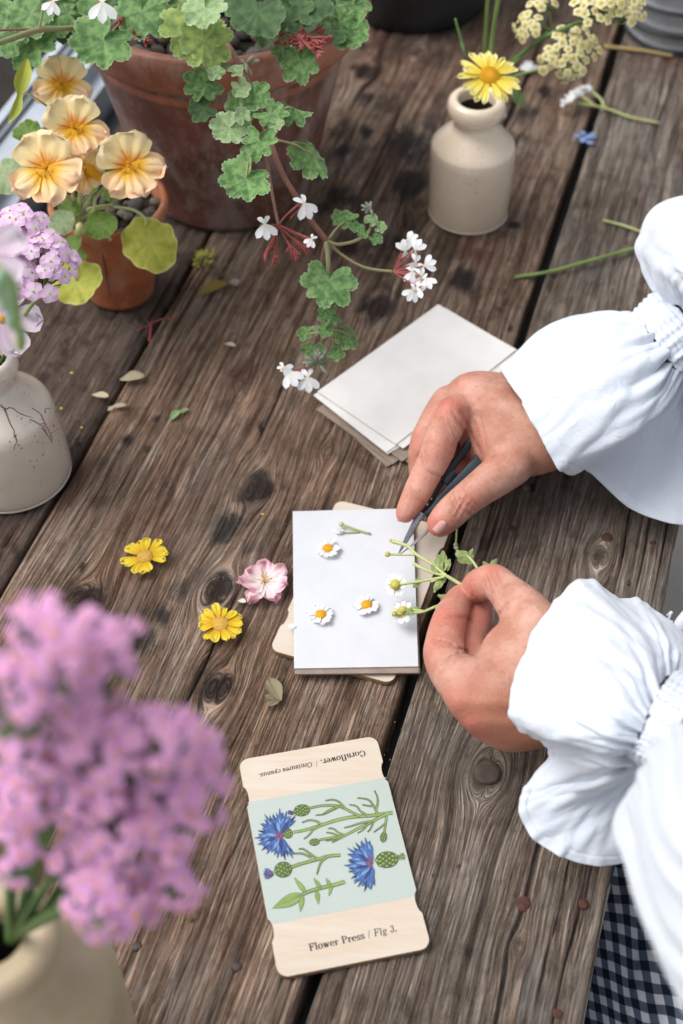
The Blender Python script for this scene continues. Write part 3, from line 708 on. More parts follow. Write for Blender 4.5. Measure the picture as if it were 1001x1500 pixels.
# ---------------------------------------------------------------- leaf, petal and flower builders
def leaf_geo(kind, seed, fold=.0, cup=.12):
    """unit-radius lobed leaf in its local XY plane, tip along +Y, petiole at the origin side -Y; a = radius share, b = vein"""
    rs = np.random.RandomState(seed)
    nt, nr = {'ger': (112, 9), 'nas': (72, 8), 'small': (64, 6)}[kind]
    th = np.linspace(-math.pi, math.pi, nt, endpoint=kind != 'nas')
    if kind == 'nas':
        veins = np.arange(9) * 2 * math.pi / 9 - math.pi + .15
        R = 1 + .03 * np.cos(9 * (th - veins[0]) + math.pi) + .06 * np.sin(th * 2 + rs.rand() * 6) + .04 * np.sin(3 * th + rs.rand() * 6)
        R *= 1 - .12 * np.exp(-((np.abs(th) - math.pi) / .35) ** 2)
    else:
        nl = 5 if kind == 'small' else 7
        veins = np.linspace(-2.35, 2.35, nl) + rs.uniform(-.07, .07, nl)
        dv = np.min(np.abs(th[:, None] - veins[None]), 1); half = (veins[1] - veins[0]) / 2
        L = 1 - np.clip(dv / half, 0, 1.2) ** 2.4 * .21
        lobe = np.abs(th[:, None] - veins[None]).argmin(1)
        L *= (1 + rs.uniform(-.09, .09, nl))[lobe]
        nteeth = 38 if kind == 'ger' else 20
        L *= 1 + .065 * (np.abs(np.cos(th * nteeth / 2)) ** .7 - .5) * 1.6
        edge = np.clip((math.pi - np.abs(th)) / .55, 0, 1)
        R = L * (.12 + .88 * edge ** .45)
        R *= 1 + .06 * np.cos(th)
    rr = np.linspace(0, 1, nr) ** .85
    V = []; A = []; B = []
    ph = rs.rand(3) * 6.28
    for r in rr:
        x = np.sin(th) * R * r; y = np.cos(th) * R * r
        d = np.abs(((th[:, None] - veins[None] + math.pi) % (2 * math.pi)) - math.pi); dm = d.min(1)
        vein = np.exp(-(dm * r / (.035 + .03 * (1 - r))) ** 2) * (1 - .4 * r)
        sec = np.exp(-((((dm * r * 6 - r * 5.5) * .5) % .5) / .07) ** 2) * .35 * (r > .2)
        z = cup * r ** 2 + .022 * r * np.cos(d.min(1) / max(.3, (veins[1] - veins[0]) / 2) * math.pi) * -1 * r
        z += .10 * r ** 3 * np.sin(3 * th + ph[0]) + .05 * r ** 4 * np.sin(7 * th + ph[1]) + .03 * r ** 6 * np.sin(15 * th + ph[2])
        z += -fold * np.abs(x) * 1.0
        if fold: x = x * (1 - .35 * fold)
        V += list(np.stack([x, y, z], 1)); A += [r] * nt; B += list(np.maximum(vein, sec))
    f = grid_faces(nr, nt, wrap_v=(kind == 'nas'))
    return np.array(V), f, np.array(A), np.array(B)
def leaf_mesh(kind, seed, mat, fold=0., cup=.12):
    v, f, a, b = leaf_geo(kind, seed, fold, cup)
    mb = MB(); mb.add(v, f, 0, a, b); return mb.mesh('leaf', [mat])
def petal_geo(L, Wd, m=.6, b0=.25, cup=.15, curl=-.1, notch=0., ruffle=0., nu=8, nv=7, q=2.3, seed=0, base=0.0, ragged=0.0):
    rs = np.random.RandomState(seed); ph = rs.rand(3) * 6.28
    V = []; A = []; B = []
    for i in range(nu):
        u = i / (nu - 1)
        w = (b0 + (1 - b0) * (math.sin(min(u / m, 1) * math.pi / 2) ** 1.3)) if u < m else max(0, 1 - ((u - m) / (1 - m)) ** q) ** .5
        w = max(w, .04)
        for j in range(nv):
            v = -1 + 2 * j / (nv - 1)
            y = base + u * L * (1 - notch * u ** 3 * math.cos(v * math.pi * 1.5) ** 2 * (1 if abs(v) < .95 else 0)) if notch else base + u * L
            x = v * Wd * w * .5
            if ragged: y = base + (y - base) * (1 + ragged * u * u * (math.sin(v * 7 + ph[0]) + .7 * math.sin(v * 13 + ph[1]) + .5 * math.sin(v * 23 + ph[2]))); x *= 1 + ragged * math.sin(u * 11 + ph[2])
            z = cup * (v * w) ** 2 * Wd + curl * u * u * L + ruffle * u * u * L * math.sin(v * 5 + ph[0] + u * 2) + ruffle * .5 * u * L * math.sin(v * 9 + ph[1])
            V.append((x, y, z)); A.append(u); B.append(v * .5 + .5)
    return V, grid_faces(nu, nv), A, B
def petal_mesh(name, mat, **kw):
    v, f, a, b = petal_geo(**kw); mb = MB(); mb.add(v, f, 0, a, b); return mb.mesh(name, [mat])
def disc_mesh(R, dome, mat, n=90, bump=.10):
    mb = MB(); blob(mb, (0, 0, 0), (R, R, dome), 0, 8, 18)
    for i in range(n):       # the disc florets in a spiral
        r = R * .98 * math.sqrt((i + .5) / n); w = i * 2.39996
        z = dome * math.sqrt(max(0, 1 - (r / R) ** 2)) * (1 - .35 * math.exp(-(r / (R * .25)) ** 2))
        s = R * bump
        V = [(r * math.cos(w) + s * .7 * math.cos(k * 2.094), r * math.sin(w) + s * .7 * math.sin(k * 2.094), z - s * .3) for k in range(3)] + [(r * math.cos(w), r * math.sin(w), z + s)]
        mb.add(V, [(0, 1, 3), (1, 2, 3), (2, 0, 3)])
    return mb.mesh('disc', [mat])
def ray_flower(name, label, cat, M, n, L, Wd, R, pm, dm, seed, group=None, dome=.5, notch=.1, curl=-.12, droop=.0, gap=None, b0=.35, m=.7, ndisc=90, jit=.08, parent=None, cup=.12):
    rs = random.Random(seed)
    if parent is None:
        t = bpy.data.objects.new(name, None); t.empty_display_size = .01; reg(t, M, None); tag(t, label, cat, group)
    else:
        t = bpy.data.objects.new(name, None); reg(t, M, parent)
    ms = [petal_mesh('petal', pm, L=L, Wd=Wd, notch=notch, curl=curl + rs.uniform(-.08, .08), cup=cup, seed=seed + i, b0=b0, m=m, ruffle=.05, ragged=.04, nv=11, nu=10, base=R * .75) for i in range(3)]
    for i in range(n):
        if gap and i in gap: continue
        a = 360 / n * i + rs.uniform(-6, 6)
        Mp = M @ Matrix.Rotation(math.radians(a), 4, 'Z') @ Matrix.Translation((0, 0, .0004 * (i % 3) + R * .1)) @ Matrix.Rotation(droop + rs.uniform(-jit, jit), 4, 'X') @ Matrix.Diagonal((rs.uniform(.9, 1.1), rs.uniform(.88, 1.08), 1, 1))
        inst('petal', ms[i % 3], Mp, t)
    inst('disc', disc_mesh(R, R * dome, dm, ndisc), M @ Matrix.Translation((0, 0, R * .12)), t)
    return t

# ---------------------------------------------------------------- the geranium
GL = [leaf_mesh('ger', 10 + i, M_GER, cup=[.12, -.06, .16, .03][i]) for i in range(4)]
GLL = [leaf_mesh('ger', 20 + i, M_GERL, cup=.10 + .1 * i) for i in range(2)]
GLD = [leaf_mesh('ger', 30 + i, M_GERD, cup=.06) for i in range(2)]
GLY = [leaf_mesh('ger', 40, M_GERY, cup=.05)]
GLF = [leaf_mesh('ger', 50 + i, M_GER, fold=.75, cup=.1) for i in range(2)]
GLS = [leaf_mesh('small', 60 + i, M_GER, cup=.2, fold=.15) for i in range(3)]
GLSL = [leaf_mesh('small', 70 + i, M_GERL, cup=.3, fold=.2) for i in range(2)]
rs = random.Random(3)
def gleaf(px, py, r, ang, h, pool, tx=None, ty=None, stem=None, k=[0]):
    k[0] += 1
    tx = rs.uniform(-.25, .25) if tx is None else tx; ty = rs.uniform(-.2, .2) if ty is None else ty
    M = facing(px, py, h, ang, tx, ty, r * 1.12 * MM(py, h))
    inst('leaf', pool[k[0] % len(pool)], M, ger)
    if stem:
        mb = MB(); a = P(px, py, h) - Vector((0, 0, .001)); b = P(*stem)
        mid = (a + b) / 2 + Vector((0, -.002, .004)); tube(mb, [a, mid, b], [.0008, .0009, .0011], k=6); mb.obj('leaf_stalk', M_STEMG, ger)
# dense back layer, in the shade of the others
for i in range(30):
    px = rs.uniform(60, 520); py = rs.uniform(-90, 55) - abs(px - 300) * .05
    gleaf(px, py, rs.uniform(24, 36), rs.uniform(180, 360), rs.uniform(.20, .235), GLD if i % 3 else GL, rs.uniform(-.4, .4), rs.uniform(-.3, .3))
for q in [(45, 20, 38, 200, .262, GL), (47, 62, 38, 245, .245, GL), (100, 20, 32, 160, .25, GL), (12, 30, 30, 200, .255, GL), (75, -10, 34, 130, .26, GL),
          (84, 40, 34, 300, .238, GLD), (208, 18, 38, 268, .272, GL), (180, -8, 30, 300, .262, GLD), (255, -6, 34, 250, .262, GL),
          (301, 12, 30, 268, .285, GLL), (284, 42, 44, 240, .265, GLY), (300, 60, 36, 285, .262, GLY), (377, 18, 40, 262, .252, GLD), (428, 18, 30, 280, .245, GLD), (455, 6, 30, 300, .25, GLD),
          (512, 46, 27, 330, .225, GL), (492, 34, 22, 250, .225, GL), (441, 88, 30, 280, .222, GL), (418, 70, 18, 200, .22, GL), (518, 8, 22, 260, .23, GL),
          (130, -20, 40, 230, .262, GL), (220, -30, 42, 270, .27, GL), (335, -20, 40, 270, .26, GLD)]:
    gleaf(*q)
gleaf(152, 60, 42, 232, .268, GL, 0, .05, stem=(195, 25, .245))
gleaf(20, 62, 20, 150, .25, GL)
trail = [(300, 30, .235), (338, 72, .243), (355, 110, .240), (372, 150, .232), (390, 190, .222), (412, 250, .202), (432, 285, .188), (455, 322, .168), (478, 352, .152)]
mb = MB(); tube(mb, [P(*q) for q in trail], [.0021, .0022, .0022, .0021, .0021, .0020, .0020, .0020, .0022], k=9, n=60); mb.obj('stem', M_STEMR, ger)
mb = MB(); tube(mb, [P(478, 352, .152), P(481, 385, .142), P(480, 430, .125), P(484, 470, .105), P(489, 505, .085), P(478, 530, .075)], [.0020, .0018, .0015, .0013, .0012, .0012], k=8, n=40); mb.obj('stem', M_STEMG, ger)
mb = MB(); tube(mb, [P(478, 352, .152), P(495, 358, .15), P(522, 352, .148), P(541, 338, .148), P(543, 320, .15)], [.0014, .0012, .0012, .0010, .0009], k=7, n=30); mb.obj('stem', M_STEMG, ger)
mb = MB(); tube(mb, [P(478, 352, .152), P(502, 374, .142), P(535, 392, .135), P(576, 398, .132)], [.0013, .0011, .0011, .0011], k=7, n=30); mb.obj('stem', M_STEMG, ger)
mb = MB(); tube(mb, [P(478, 352, .152), P(472, 375, .142), P(470, 400, .13)], [.0010, .0009, .0006], k=6, n=12); mb.obj('stem', M_STEMR, ger)
mb = MB(); tube(mb, [P(385, 200, .222), P(392, 240, .21), P(400, 290, .195), P(408, 329, .182)], [.0013, .0012, .0012, .0012], k=7, n=24); mb.obj('stem', M_STEMR, ger)
mb = MB(); tube(mb, [P(200, 35, .252), P(130, 50, .268), P(60, 62, .275), P(-20, 78, .285)][::-1] and [P(230, 12, .24), P(175, 22, .255), P(110, 40, .268), P(57, 44, .276), P(0, 62, .285), P(-60, 75, .29)], [.0014, .0016, .0018, .0021, .0020, .0020], k=9, n=50); mb.obj('stem', M_STEMG, ger)
mb = MB(); tube(mb, [P(57, 44, .276), P(30, 43, .28), P(-20, 45, .285)], [.0010, .0009, .0009], k=7, n=12); mb.obj('stem', M_STEMR, ger)
mb = MB(); tube(mb, [P(57, 44, .276), P(61, 25, .283), P(63, 5, .29)], [.0009, .0008, .0008], k=7, n=12); mb.obj('stem', M_STEMG, ger)
mb = MB(); tube(mb, [P(350, 100, .24), P(365, 120, .236), P(378, 150, .228), P(392, 180, .222)], [.0011, .0012, .0011, .0009], k=7, n=20); mb.obj('stem', M_STEMG, ger)
for q in [(301, 123, 27, 200, .226, GL), (300, 158, 22, 190, .215, GLD), (358, 155, 24, 280, .222, GL), (345, 180, 22, 300, .22, GLD), 
          (322, 94, 17, 200, .246, GLL), (352, 128, 14, 300, .244, GLSL), (336, 188, 24, 215, .232, GLL), (356, 172, 12, 120, .238, GLSL), (318, 108, 12, 160, .25, GLSL), (345, 105, 10, 30, .25, GLSL),
          (373, 140, 21, 310, .237, GL), (397, 168, 22, 320, .23, GL), (381, 207, 26, 262, .228, GL), (404, 182, 10, 0, .23, GLSL)]:
    gleaf(*q)
gleaf(361, 262, 34, 235, .215, GL, .0, .1, stem=(368, 215, .222))
gleaf(431, 158, 26, -28, .226, GLF, .3, .75, stem=(412, 165, .224))
gleaf(459, 226, 34, -58, .205, GLF, .5, .1, stem=(405, 205, .22))
gleaf(482, 412, 35, 262, .140, GL, .0, .15)
gleaf(506, 324, 19, 170, .15, GL, .2, .6, stem=(482, 350, .152)); gleaf(521, 333, 13, 300, .15, GLS, .3, .5); gleaf(550, 350, 10, -40, .148, GLS, .2, .3); gleaf(543, 325, 11, 60, .152, GLSL, .3, .4); gleaf(556, 333, 9, 0, .152, GLSL); gleaf(532, 340, 9, 230, .15, GLS)
gleaf(484, 463, 16, 200, .112, GL, .1, .2); gleaf(477, 484, 11, 250, .105, GLS); gleaf(448, 488, 11, 180, .10, GLS, stem=(486, 492, .10)); gleaf(461, 486, 8, 60, .10, GLSL)
gleaf(510, 490, 21, -65, .098, GLF, .3, .1, stem=(488, 484, .10)); gleaf(491, 518, 13, -20, .085, GLS, 0, .3); gleaf(453, 512, 11, 150, .08, GLS); gleaf(468, 514, 9, 90, .085, GLSL)
# fuzzy buds
def buds(px, py, h, r, n, seed, parent, mat=M_BUD):
    rr = random.Random(seed); t = P(px, py, h); m = MM(py, h)
    for i in range(n):
        d = Vector((rr.gauss(0, 1), rr.gauss(0, 1), rr.gauss(.3, 1))).normalized()
        mb = MB(); q = d.to_track_quat('Z', 'Y').to_matrix()
        c = t + d * r * m * rr.uniform(.35, .8); blob(mb, c, (r * m * .16, r * m * .16, r * m * .42), 0, 6, 7, 0, rr, q)
        mb.obj('bud', mat, parent)
buds(466, 532, .078, 22, 22, 4, ger); buds(543, 305, .155, 15, 7, 5, ger); buds(360, 93, .25, 18, 8, 6, ger); buds(455, 540, .072, 10, 5, 7, ger, M_SEPAL)
# white pelargonium flowers: two upper and three lower petals
pu = petal_mesh('petal', M_PWHITE, L=.0078, Wd=.0034, m=.6, b0=.3, cup=.1, curl=-.5, nu=7, nv=5)
pl = petal_mesh('petal', M_PWHITE, L=.0108, Wd=.0052, m=.68, b0=.2, cup=.08, curl=-.22, nu=7, nv=5)
def pel(px, py, h, ang, hub=None, s=1.0, tx=0., ty=0.):
    M = facing(px, py, h, ang, tx, ty, s)
    t = bpy.data.objects.new('flower', None); reg(t, M, ger)
    for a in (-28, 28): inst('petal', pu, M @ Matrix.Rotation(math.radians(a + 180), 4, 'Z'), t)
    for a in (-42, 0, 42): inst('petal', pl, M @ Matrix.Rotation(math.radians(a), 4, 'Z') @ Matrix.Rotation(-.1, 4, 'X'), t)
    mb = MB(); c = M.translation
    for k in range(5):
        d = (M.to_3x3() @ Vector((math.cos(k * 1.26), math.sin(k * 1.26), -.3))).normalized(); tube(mb, [c - BACK * .001, c + d * .0028 * s, c + d * .0042 * s], [.0007, .0005, .0001], k=4, n=4)
    mb.obj('sepals', M_SEPAL, t)
    if hub:
        mb = MB(); b = P(*hub); tube(mb, [c - BACK * .001, (b + c) / 2 - BACK * .002, b], [.0007, .0006, .0006], k=6, n=10); mb.obj('flower_stalk', M_RED, ger)
def dead(px, py, h, hub, s=1.0, seed=0):
    rr = random.Random(seed); a = P(px, py, h); b = P(*hub); d = (a - b).normalized()
    mb = MB(); tube(mb, [b, (a + b) / 2 - Vector((0, 0, .001)), a], [.0005, .0006, .0011 * s], k=6, n=10)
    for k in range(6):
        e = (d + Vector((rr.gauss(0, .5), rr.gauss(0, .5), rr.gauss(0, .5)))).normalized(); tube(mb, [a - d * .0015, a + e * .003 * s, a + e * .0055 * s], [.0010 * s, .0007 * s, .0001], k=4, n=5)
    mb.obj('withered_flower', M_RED, ger)
h1 = (408, 329, .182); h2 = (576, 398, .132)
pel(388, 328, .185, 280, h1, 1.05); pel(446, 298, .19, 300, (425, 320, .184), 1.1, .3); pel(457, 350, .178, 240, h1, .6)
mb = MB(); tube(mb, [P(*h1), P(420, 315, .186), P(437, 300, .19)], [.0008, .0008, .0008], k=6); mb.obj('flower_stalk', M_RED, ger)
for i, q in enumerate([(390, 370, .165), (403, 378, .16), (427, 363, .168), (438, 356, .17), (450, 350, .172), (398, 362, .163), (430, 370, .165), (444, 362, .168)]): dead(*q, h1, 1.2, i)
for i, q in enumerate([(597, 352, 30), (608, 366, 60), (609, 384, 260), (622, 389, 20), (618, 404, 280), (612, 420, 250), (623, 408, 300), (604, 398, 270), (606, 425, 240), (594, 368, 100)]):
    pel(q[0], q[1], .135, q[2], h2 if i < 8 else None, .85, rs.uniform(-.4, .4), rs.uniform(-.4, .4))
for i, q in enumerate([(592, 360, .135), (598, 375, .132), (600, 390, .13), (604, 405, .128), (600, 412, .126), (588, 380, .133)]): dead(*q, h2, .7, 30 + i)
pel(423, 545, .075, 300, (455, 535, .076), 1.15, -.2, .2); pel(451, 552, .072, 275, (462, 538, .074), 1.1); pel(416, 538, .078, 330, None, .7)
pel(150, 3, .30, 270, None, 1.3); pel(78, 2, .30, 250, (63, 5, .29), .9)
for i, q in enumerate([(197, 52, .262, (190, 30, .26)), (214, 60, .26, (205, 35, .26)), (178, 28, .27, (185, 10, .27))]): dead(q[0], q[1], q[2], q[3], 1.5, 50 + i)
for i in range(16): dead(450 + rs.uniform(-22, 30), 62 + rs.uniform(-22, 18), .235, (435, 50, .235), 1.1, 70 + i)
for i in range(5): dead(420 + rs.uniform(-15, 15), 55 + rs.uniform(-12, 12), .235, (410, 45, .235), 1.0, 90 + i)

# ---------------------------------------------------------------- the nasturtium
pn_u = [petal_mesh('petal', M_PNAS, L=.0290, Wd=.0345, m=.72, b0=.10, cup=-.08, curl=.04, ruffle=.085, ragged=.05, nu=14, nv=17, seed=i, q=2.6) for i in range(3)]
pn_l = [petal_mesh('petal', M_PNASL, L=.0285, Wd=.0275, m=.72, b0=.14, cup=-.06, curl=-.16, ruffle=.10, ragged=.07, nu=14, nv=17, seed=5 + i, q=3.2, notch=.07) for i in range(3)]
def nasf(px, py, h, ang, s, tx=0, ty=0, seed=0, spur=None):
    rr = random.Random(seed); M = facing(px, py, h, ang, tx, ty, s)
    t = bpy.data.objects.new('flower', None); reg(t, M, nas)
    for i, a in enumerate((-34, 34)): inst('petal', pn_u[(seed + i) % 3], M @ Matrix.Rotation(math.radians(a + 180 + rr.uniform(-6, 6)), 4, 'Z') @ Matrix.Translation((0, 0, .0008 * i)) @ Matrix.Rotation(rr.uniform(.25, .5), 4, 'X'), t)
    for i, a in enumerate((-64, 0, 64)): inst('petal', pn_l[(seed + i) % 3], M @ Matrix.Rotation(math.radians(a + rr.uniform(-6, 6)), 4, 'Z') @ Matrix.Translation((0, .002, .0012 + .0006 * i)) @ Matrix.Rotation(rr.uniform(.05, .3), 4, 'X'), t)
    mb = MB(); V = []
    for i in range(5):
        r = [.0002, .0036, .0062, .0085, .0100][i] * s; z = [-.009, -.0055, -.002, .0010, .0022][i] * s
        for j in range(16): V.append(M.to_3x3().normalized() @ Vector((r * math.cos(j * .3927), r * math.sin(j * .3927), z)) + M.translation)
    mb.add(V, grid_faces(5, 16, wrap_v=True)); mb.obj('throat', M_PNASY, t)
    mb = MB(); c = M.translation
    for k in range(8):
        d = M.to_3x3().normalized() @ Vector((rr.uniform(-.5, .5), rr.uniform(-.2, .8), 1)); tube(mb, [c - BACK * .003, c + d * .004 * s, c + d * .0075 * s + Vector((0, 0, -.0005))], [.0004, .0004, .0003], k=4, n=6); blob(mb, c + d * .0078 * s, (.0008, .0008, .0006), 0, 4, 5)
    for k in range(14):        # fringe on the lower claws
        w = rr.uniform(-1.2, 1.2); e = M.to_3x3().normalized() @ Vector((math.sin(w) * .008, math.cos(w) * .008, .002)); g = M.to_3x3().normalized() @ Vector((0, -.0005, .003))
        tube(mb, [c + e * s, c + e * s * 1.05 + g * s, c + e * s * .9 + g * 1.6 * s], [.0003, .00025, .0001], k=4, n=4)
    mb.obj('stamens', M_STAM, t)
    if spur:
        mb = MB(); tube(mb, [c - BACK * .004] + [P(*q) for q in spur], [.0052, .0042, .0018, .0006], k=9, n=20); mb.obj('spur', M_PNASY, t)
nasf(92, 124, .205, 268, .74, .05, .1, 0)
nasf(110, 188, .198, 290, .80, .15, .1, 1)
nasf(68, 247, .190, 278, .90, -.1, 0, 2)
nasf(190, 243, .182, 300, .84, .15, .05, 3)
nasf(122, 250, .165, 200, .55, .5, -.3, 4, spur=[(132, 250, .165), (155, 268, .160), (180, 285, .158)])
NL = [leaf_mesh('nas', 3 + i, M_NAS, cup=[-.1, .1][i]) for i in range(2)]; NG = [leaf_mesh('nas', 8 + i, M_NASG, cup=.08) for i in range(2)]; NP = [leaf_mesh('nas', 12, M_NASP, cup=-.05)]
def nleaf(px, py, r, ang, h, me, tx=0, ty=0, stem=None):
    M = facing(px, py, h, ang, tx, ty, r * MM(py, h)); inst('leaf', me, M, nas)
    if stem:
        mb = MB(); pts = [P(px, py, h) - BACK * .001] + [P(*q) for q in stem]
        tube(mb, pts, [.0009] + [.0012] * (len(pts) - 1), k=7, n=8 * len(pts)); mb.obj('leaf_stalk', M_STEMP, nas)
nleaf(220, 356, 42, 250, .100, NL[0], .05, -.05, [(213, 335, .105), (214, 322, .11), (196, 308, .113), (165, 304, .11), (128, 308, .10)])
nleaf(112, 413, 38, 250, .080, NL[1], -.1, .1, [(108, 390, .09), (112, 340, .10)])
nleaf(148, 330, 23, 270, .112, NG[0], 0, 0, [(158, 345, .105), (162, 352, .10)])
nleaf(107, 356, 13, 270, .115, NG[1]); nleaf(90, 325, 20, 250, .118, NP[0]); nleaf(102, 306, 16, 90, .12, NG[0]); nleaf(130, 270, 17, 90, .14, NG[1]); nleaf(165, 283, 14, 300, .14, NG[1]); nleaf(168, 255, 15, 60, .15, NG[0])
nleaf(41, 194, 21, 60, .17, NG[1], 0, .2, [(52, 215, .165), (70, 260, .15)]); nleaf(14, 256, 30, 200, .15, NP[0], -.3, 0); nleaf(137, 235, 13, 40, .165, NG[0]); nleaf(100, 240, 26, 90, .155, NG[1]); nleaf(118, 374, 9, 250, .10, NG[0], .4, 0)
nleaf(122, 158, 16, 60, .185, NP[0], .2, .2); nleaf(140, 214, 13, 300, .17, NP[0]); nleaf(65, 212, 18, 90, .165, NP[0])
for pts, r in [([(120, 340, .088), (117, 300, .12), (120, 265, .14), (118, 230, .165), (112, 200, .185)], .0022), ([(118, 310, .115), (135, 285, .13), (137, 255, .15), (128, 220, .165)], .0014), ([(120, 320, .105), (138, 308, .12), (140, 290, .13), (157, 272, .14), (175, 262, .165), (186, 250, .175)], .0015),
               ([(116, 315, .11), (100, 290, .13), (80, 262, .17)], .0015), ([(112, 330, .10), (104, 250, .15), (98, 180, .18), (92, 135, .198)], .0014), ([(122, 300, .12), (150, 250, .14), (160, 240, .16)], .0011), ([(165, 300, .112), (145, 303, .112), (128, 306, .11)], .0014)]:
    mb = MB(); tube(mb, [P(*q) for q in pts], [r, r, r * .8], k=8, n=36); mb.obj('stem', M_STEMP, nas)
mb = MB(); blob(mb, P(118, 336, .115), (.004, .004, .006), 0, 8, 9); mb.obj('bud', M_STEMP, nas); mb = MB(); blob(mb, P(112, 368, .10), (.0028, .0028, .004), 0, 8, 9); mb.obj('bud', M_STEMP, nas)
# the long folded leaf at the far left
def strip(mb, pts, wd, nrm, cup=.2, nv=7, mat=0):
    d = spline([tuple(p) + (w,) for p, w in zip(pts, wd)], 26); C = d[:, :3]; T = np.gradient(C, axis=0); T /= np.linalg.norm(T, axis=1)[:, None]
    N = np.array(nrm.normalized()); V = []; A = []; B = []
    for i in range(len(C)):
        X = np.cross(T[i], N); X /= np.linalg.norm(X)
        for j in range(nv):
            v = -1 + 2 * j / (nv - 1); V.append(C[i] + X * v * d[i, 3] + N * cup * d[i, 3] * v * v); A.append(i / 25); B.append(math.exp(-(v / .15) ** 2))
    mb.add(V, grid_faces(len(C), nv), mat, A, B)
mb = MB(); strip(mb, [P(40, 86, .24), P(36, 105, .24), P(30, 125, .235), P(29, 140, .23), P(24, 160, .225), P(12, 180, .22)], [.001, .0050, .0052, .0022, .0035, .0008], BACK + RIGHT * .4, .6)
mb.obj('leaf', M_NAS, nas)
mb = MB(); tube(mb, [P(33, 135, .232), P(50, 142, .225), P(75, 160, .2)], [.0008, .0009, .0009], k=6); mb.obj('leaf_stalk', M_STEMP, nas)
# ---------------------------------------------------------------- cut flowers standing in the bottles
t = ray_flower('daisy', 'lemon yellow daisy leaning out of the bottle neck', 'flower', facing(717, 112, .165, 90, .05, .15), 19, .0190, .0062, .0085, M_PYEL, M_DISC, 21, dome=.35, notch=.14, curl=-.05, ndisc=160, jit=.18)
mb = MB(); tube(mb, [P(717, 113, .163), P(708, 128, .14), P(700, 140, .11), P(697, 150, .06)], [.0010, .0012, .0012, .0012], k=7); mb.obj('stem', M_STEMD, t)
for i, (pts, r, lb) in enumerate([([(702, 150, .05), (708, 100, .125), (712, 40, .17), (716, -30, .22)], .0016, 'left upright green flower stalk cut by the top edge'),
                              ([(705, 150, .05), (714, 110, .125), (722, 50, .16), (735, -30, .21)], .0019, 'thick middle green flower stalk cut by the top edge'),
                              ([(699, 150, .05), (684, 90, .125), (676, 60, .14), (667, 27, .155)], .0011, 'short dark green stalk with a cut tip left of the daisy')]):
    mb = MB(); tube(mb, [P(*q) for q in pts], [r, r, r * .85], k=8, n=30); tag(mb.obj('flower_stalk', M_STEMD if i == 2 else M_STEM), lb, 'flower stalk')
def feather(px, py, h, ang, L, label, parent=None):
    mb = MB(); a = P(px, py, h); d = RIGHT * math.cos(math.radians(ang)) + UPV * math.sin(math.radians(ang)); sd = d.cross(BACK)
    tube(mb, [a, a + d * L * .5 + BACK * .002, a + d * L], [.0006, .0005, .0002], k=5, n=10)
    for i in range(16):
        s = (i + 2) / 18; c = a + d * L * s; w = L * .24 * math.sin(math.pi * min(1, s * 1.1)) + .001
        for sg in (-1, 1): tube(mb, [c, c + (sd * sg + d * .7).normalized() * w + BACK * .001], [.0006, .0002], k=4, n=4)
    return mb.obj('leaf', M_STEMD, parent)
feather(748, 122, .13, -62, .024, '', t)
# florets (one mesh each kind, shared)
def floret_mesh(name, pm, em, R, n=5, w=.95, curl=-.1, notch=.0, eye=.16, cup=.05, m=.62):
    mb = MB(); rr = random.Random(7)
    for i in range(n):
        v, f, a, b = petal_geo(L=R, Wd=R * w, m=m, b0=.3, cup=cup, curl=curl + rr.uniform(-.15, .1), notch=notch, nu=5, nv=5, seed=i)
        Mr = Matrix.Rotation(i * 2 * math.pi / n + rr.uniform(-.1, .1), 3, 'Z'); v = [Mr @ Vector(x) for x in v]
        mb.add(v, f, 0, a, b)
    blob(mb, (0, 0, R * .05), (R * eye, R * eye, R * eye * .8), 1, 5, 7)
    return mb.mesh(name, [pm, em])
F_CREAM = floret_mesh('floret', M_PCREAM, M_DISCG, .0046, 5, .95, eye=.2)
F_MAG = floret_mesh('floret', M_PMAG, M_EYE, .0040, 5, .8, eye=.24, curl=-.25)
F_LIL = floret_mesh('floret', M_PLIL, M_DISCG, .0064, 5, .9, eye=.12, notch=.15)
F_BLUE = floret_mesh('floret', M_PBLUE, M_DISCG, .0034, 5, .95, eye=.18)
def corymb(t, c, nrm, R, n, mesh, seed, hub, flatten=.35, smat=None, jit=.5, sc=(.85, 1.15), stalks=True, loose=False):
    """a flat-topped head: florets on a shallow dome with thin stalks back to the hub"""
    rr = random.Random(seed); q = nrm.to_track_quat('Z', 'Y').to_matrix(); mb = MB()
    for i in range(n):
        r = R * math.sqrt((i + .5) / n); w = i * 2.39996 + rr.uniform(-.3, .3)
        if loose: r = R * 1.2 * math.sqrt(rr.random()); w = rr.uniform(0, 6.283)
        o = Vector((r * math.cos(w), r * math.sin(w), flatten * R * (1 - (r / R) ** 2) + rr.uniform(-.1, .1) * R * .5))
        p = c + q @ o
        z = (nrm + (q @ Vector((math.cos(w), math.sin(w), 0))) * (r / R) * .7 + Vector((rr.gauss(0, 1), rr.gauss(0, 1), rr.gauss(0, 1))) * jit * .3).normalized()
        M = Matrix.Translation(p) @ z.to_track_quat('Z', 'Y').to_matrix().to_4x4() @ Matrix.Rotation(rr.uniform(0, 6.28), 4, 'Z') @ Matrix.Scale(rr.uniform(*sc), 4)
        inst('floret', mesh, M, t)
        if stalks: tube(mb, [p, (p + hub) / 2 + q @ Vector((0, 0, -.1 * R)) * .0 + (p - c) * .25, hub], [.0004, .0005, .0007], k=4, n=5)
    if stalks: mb.obj('stalks', smat or M_STEM, t)
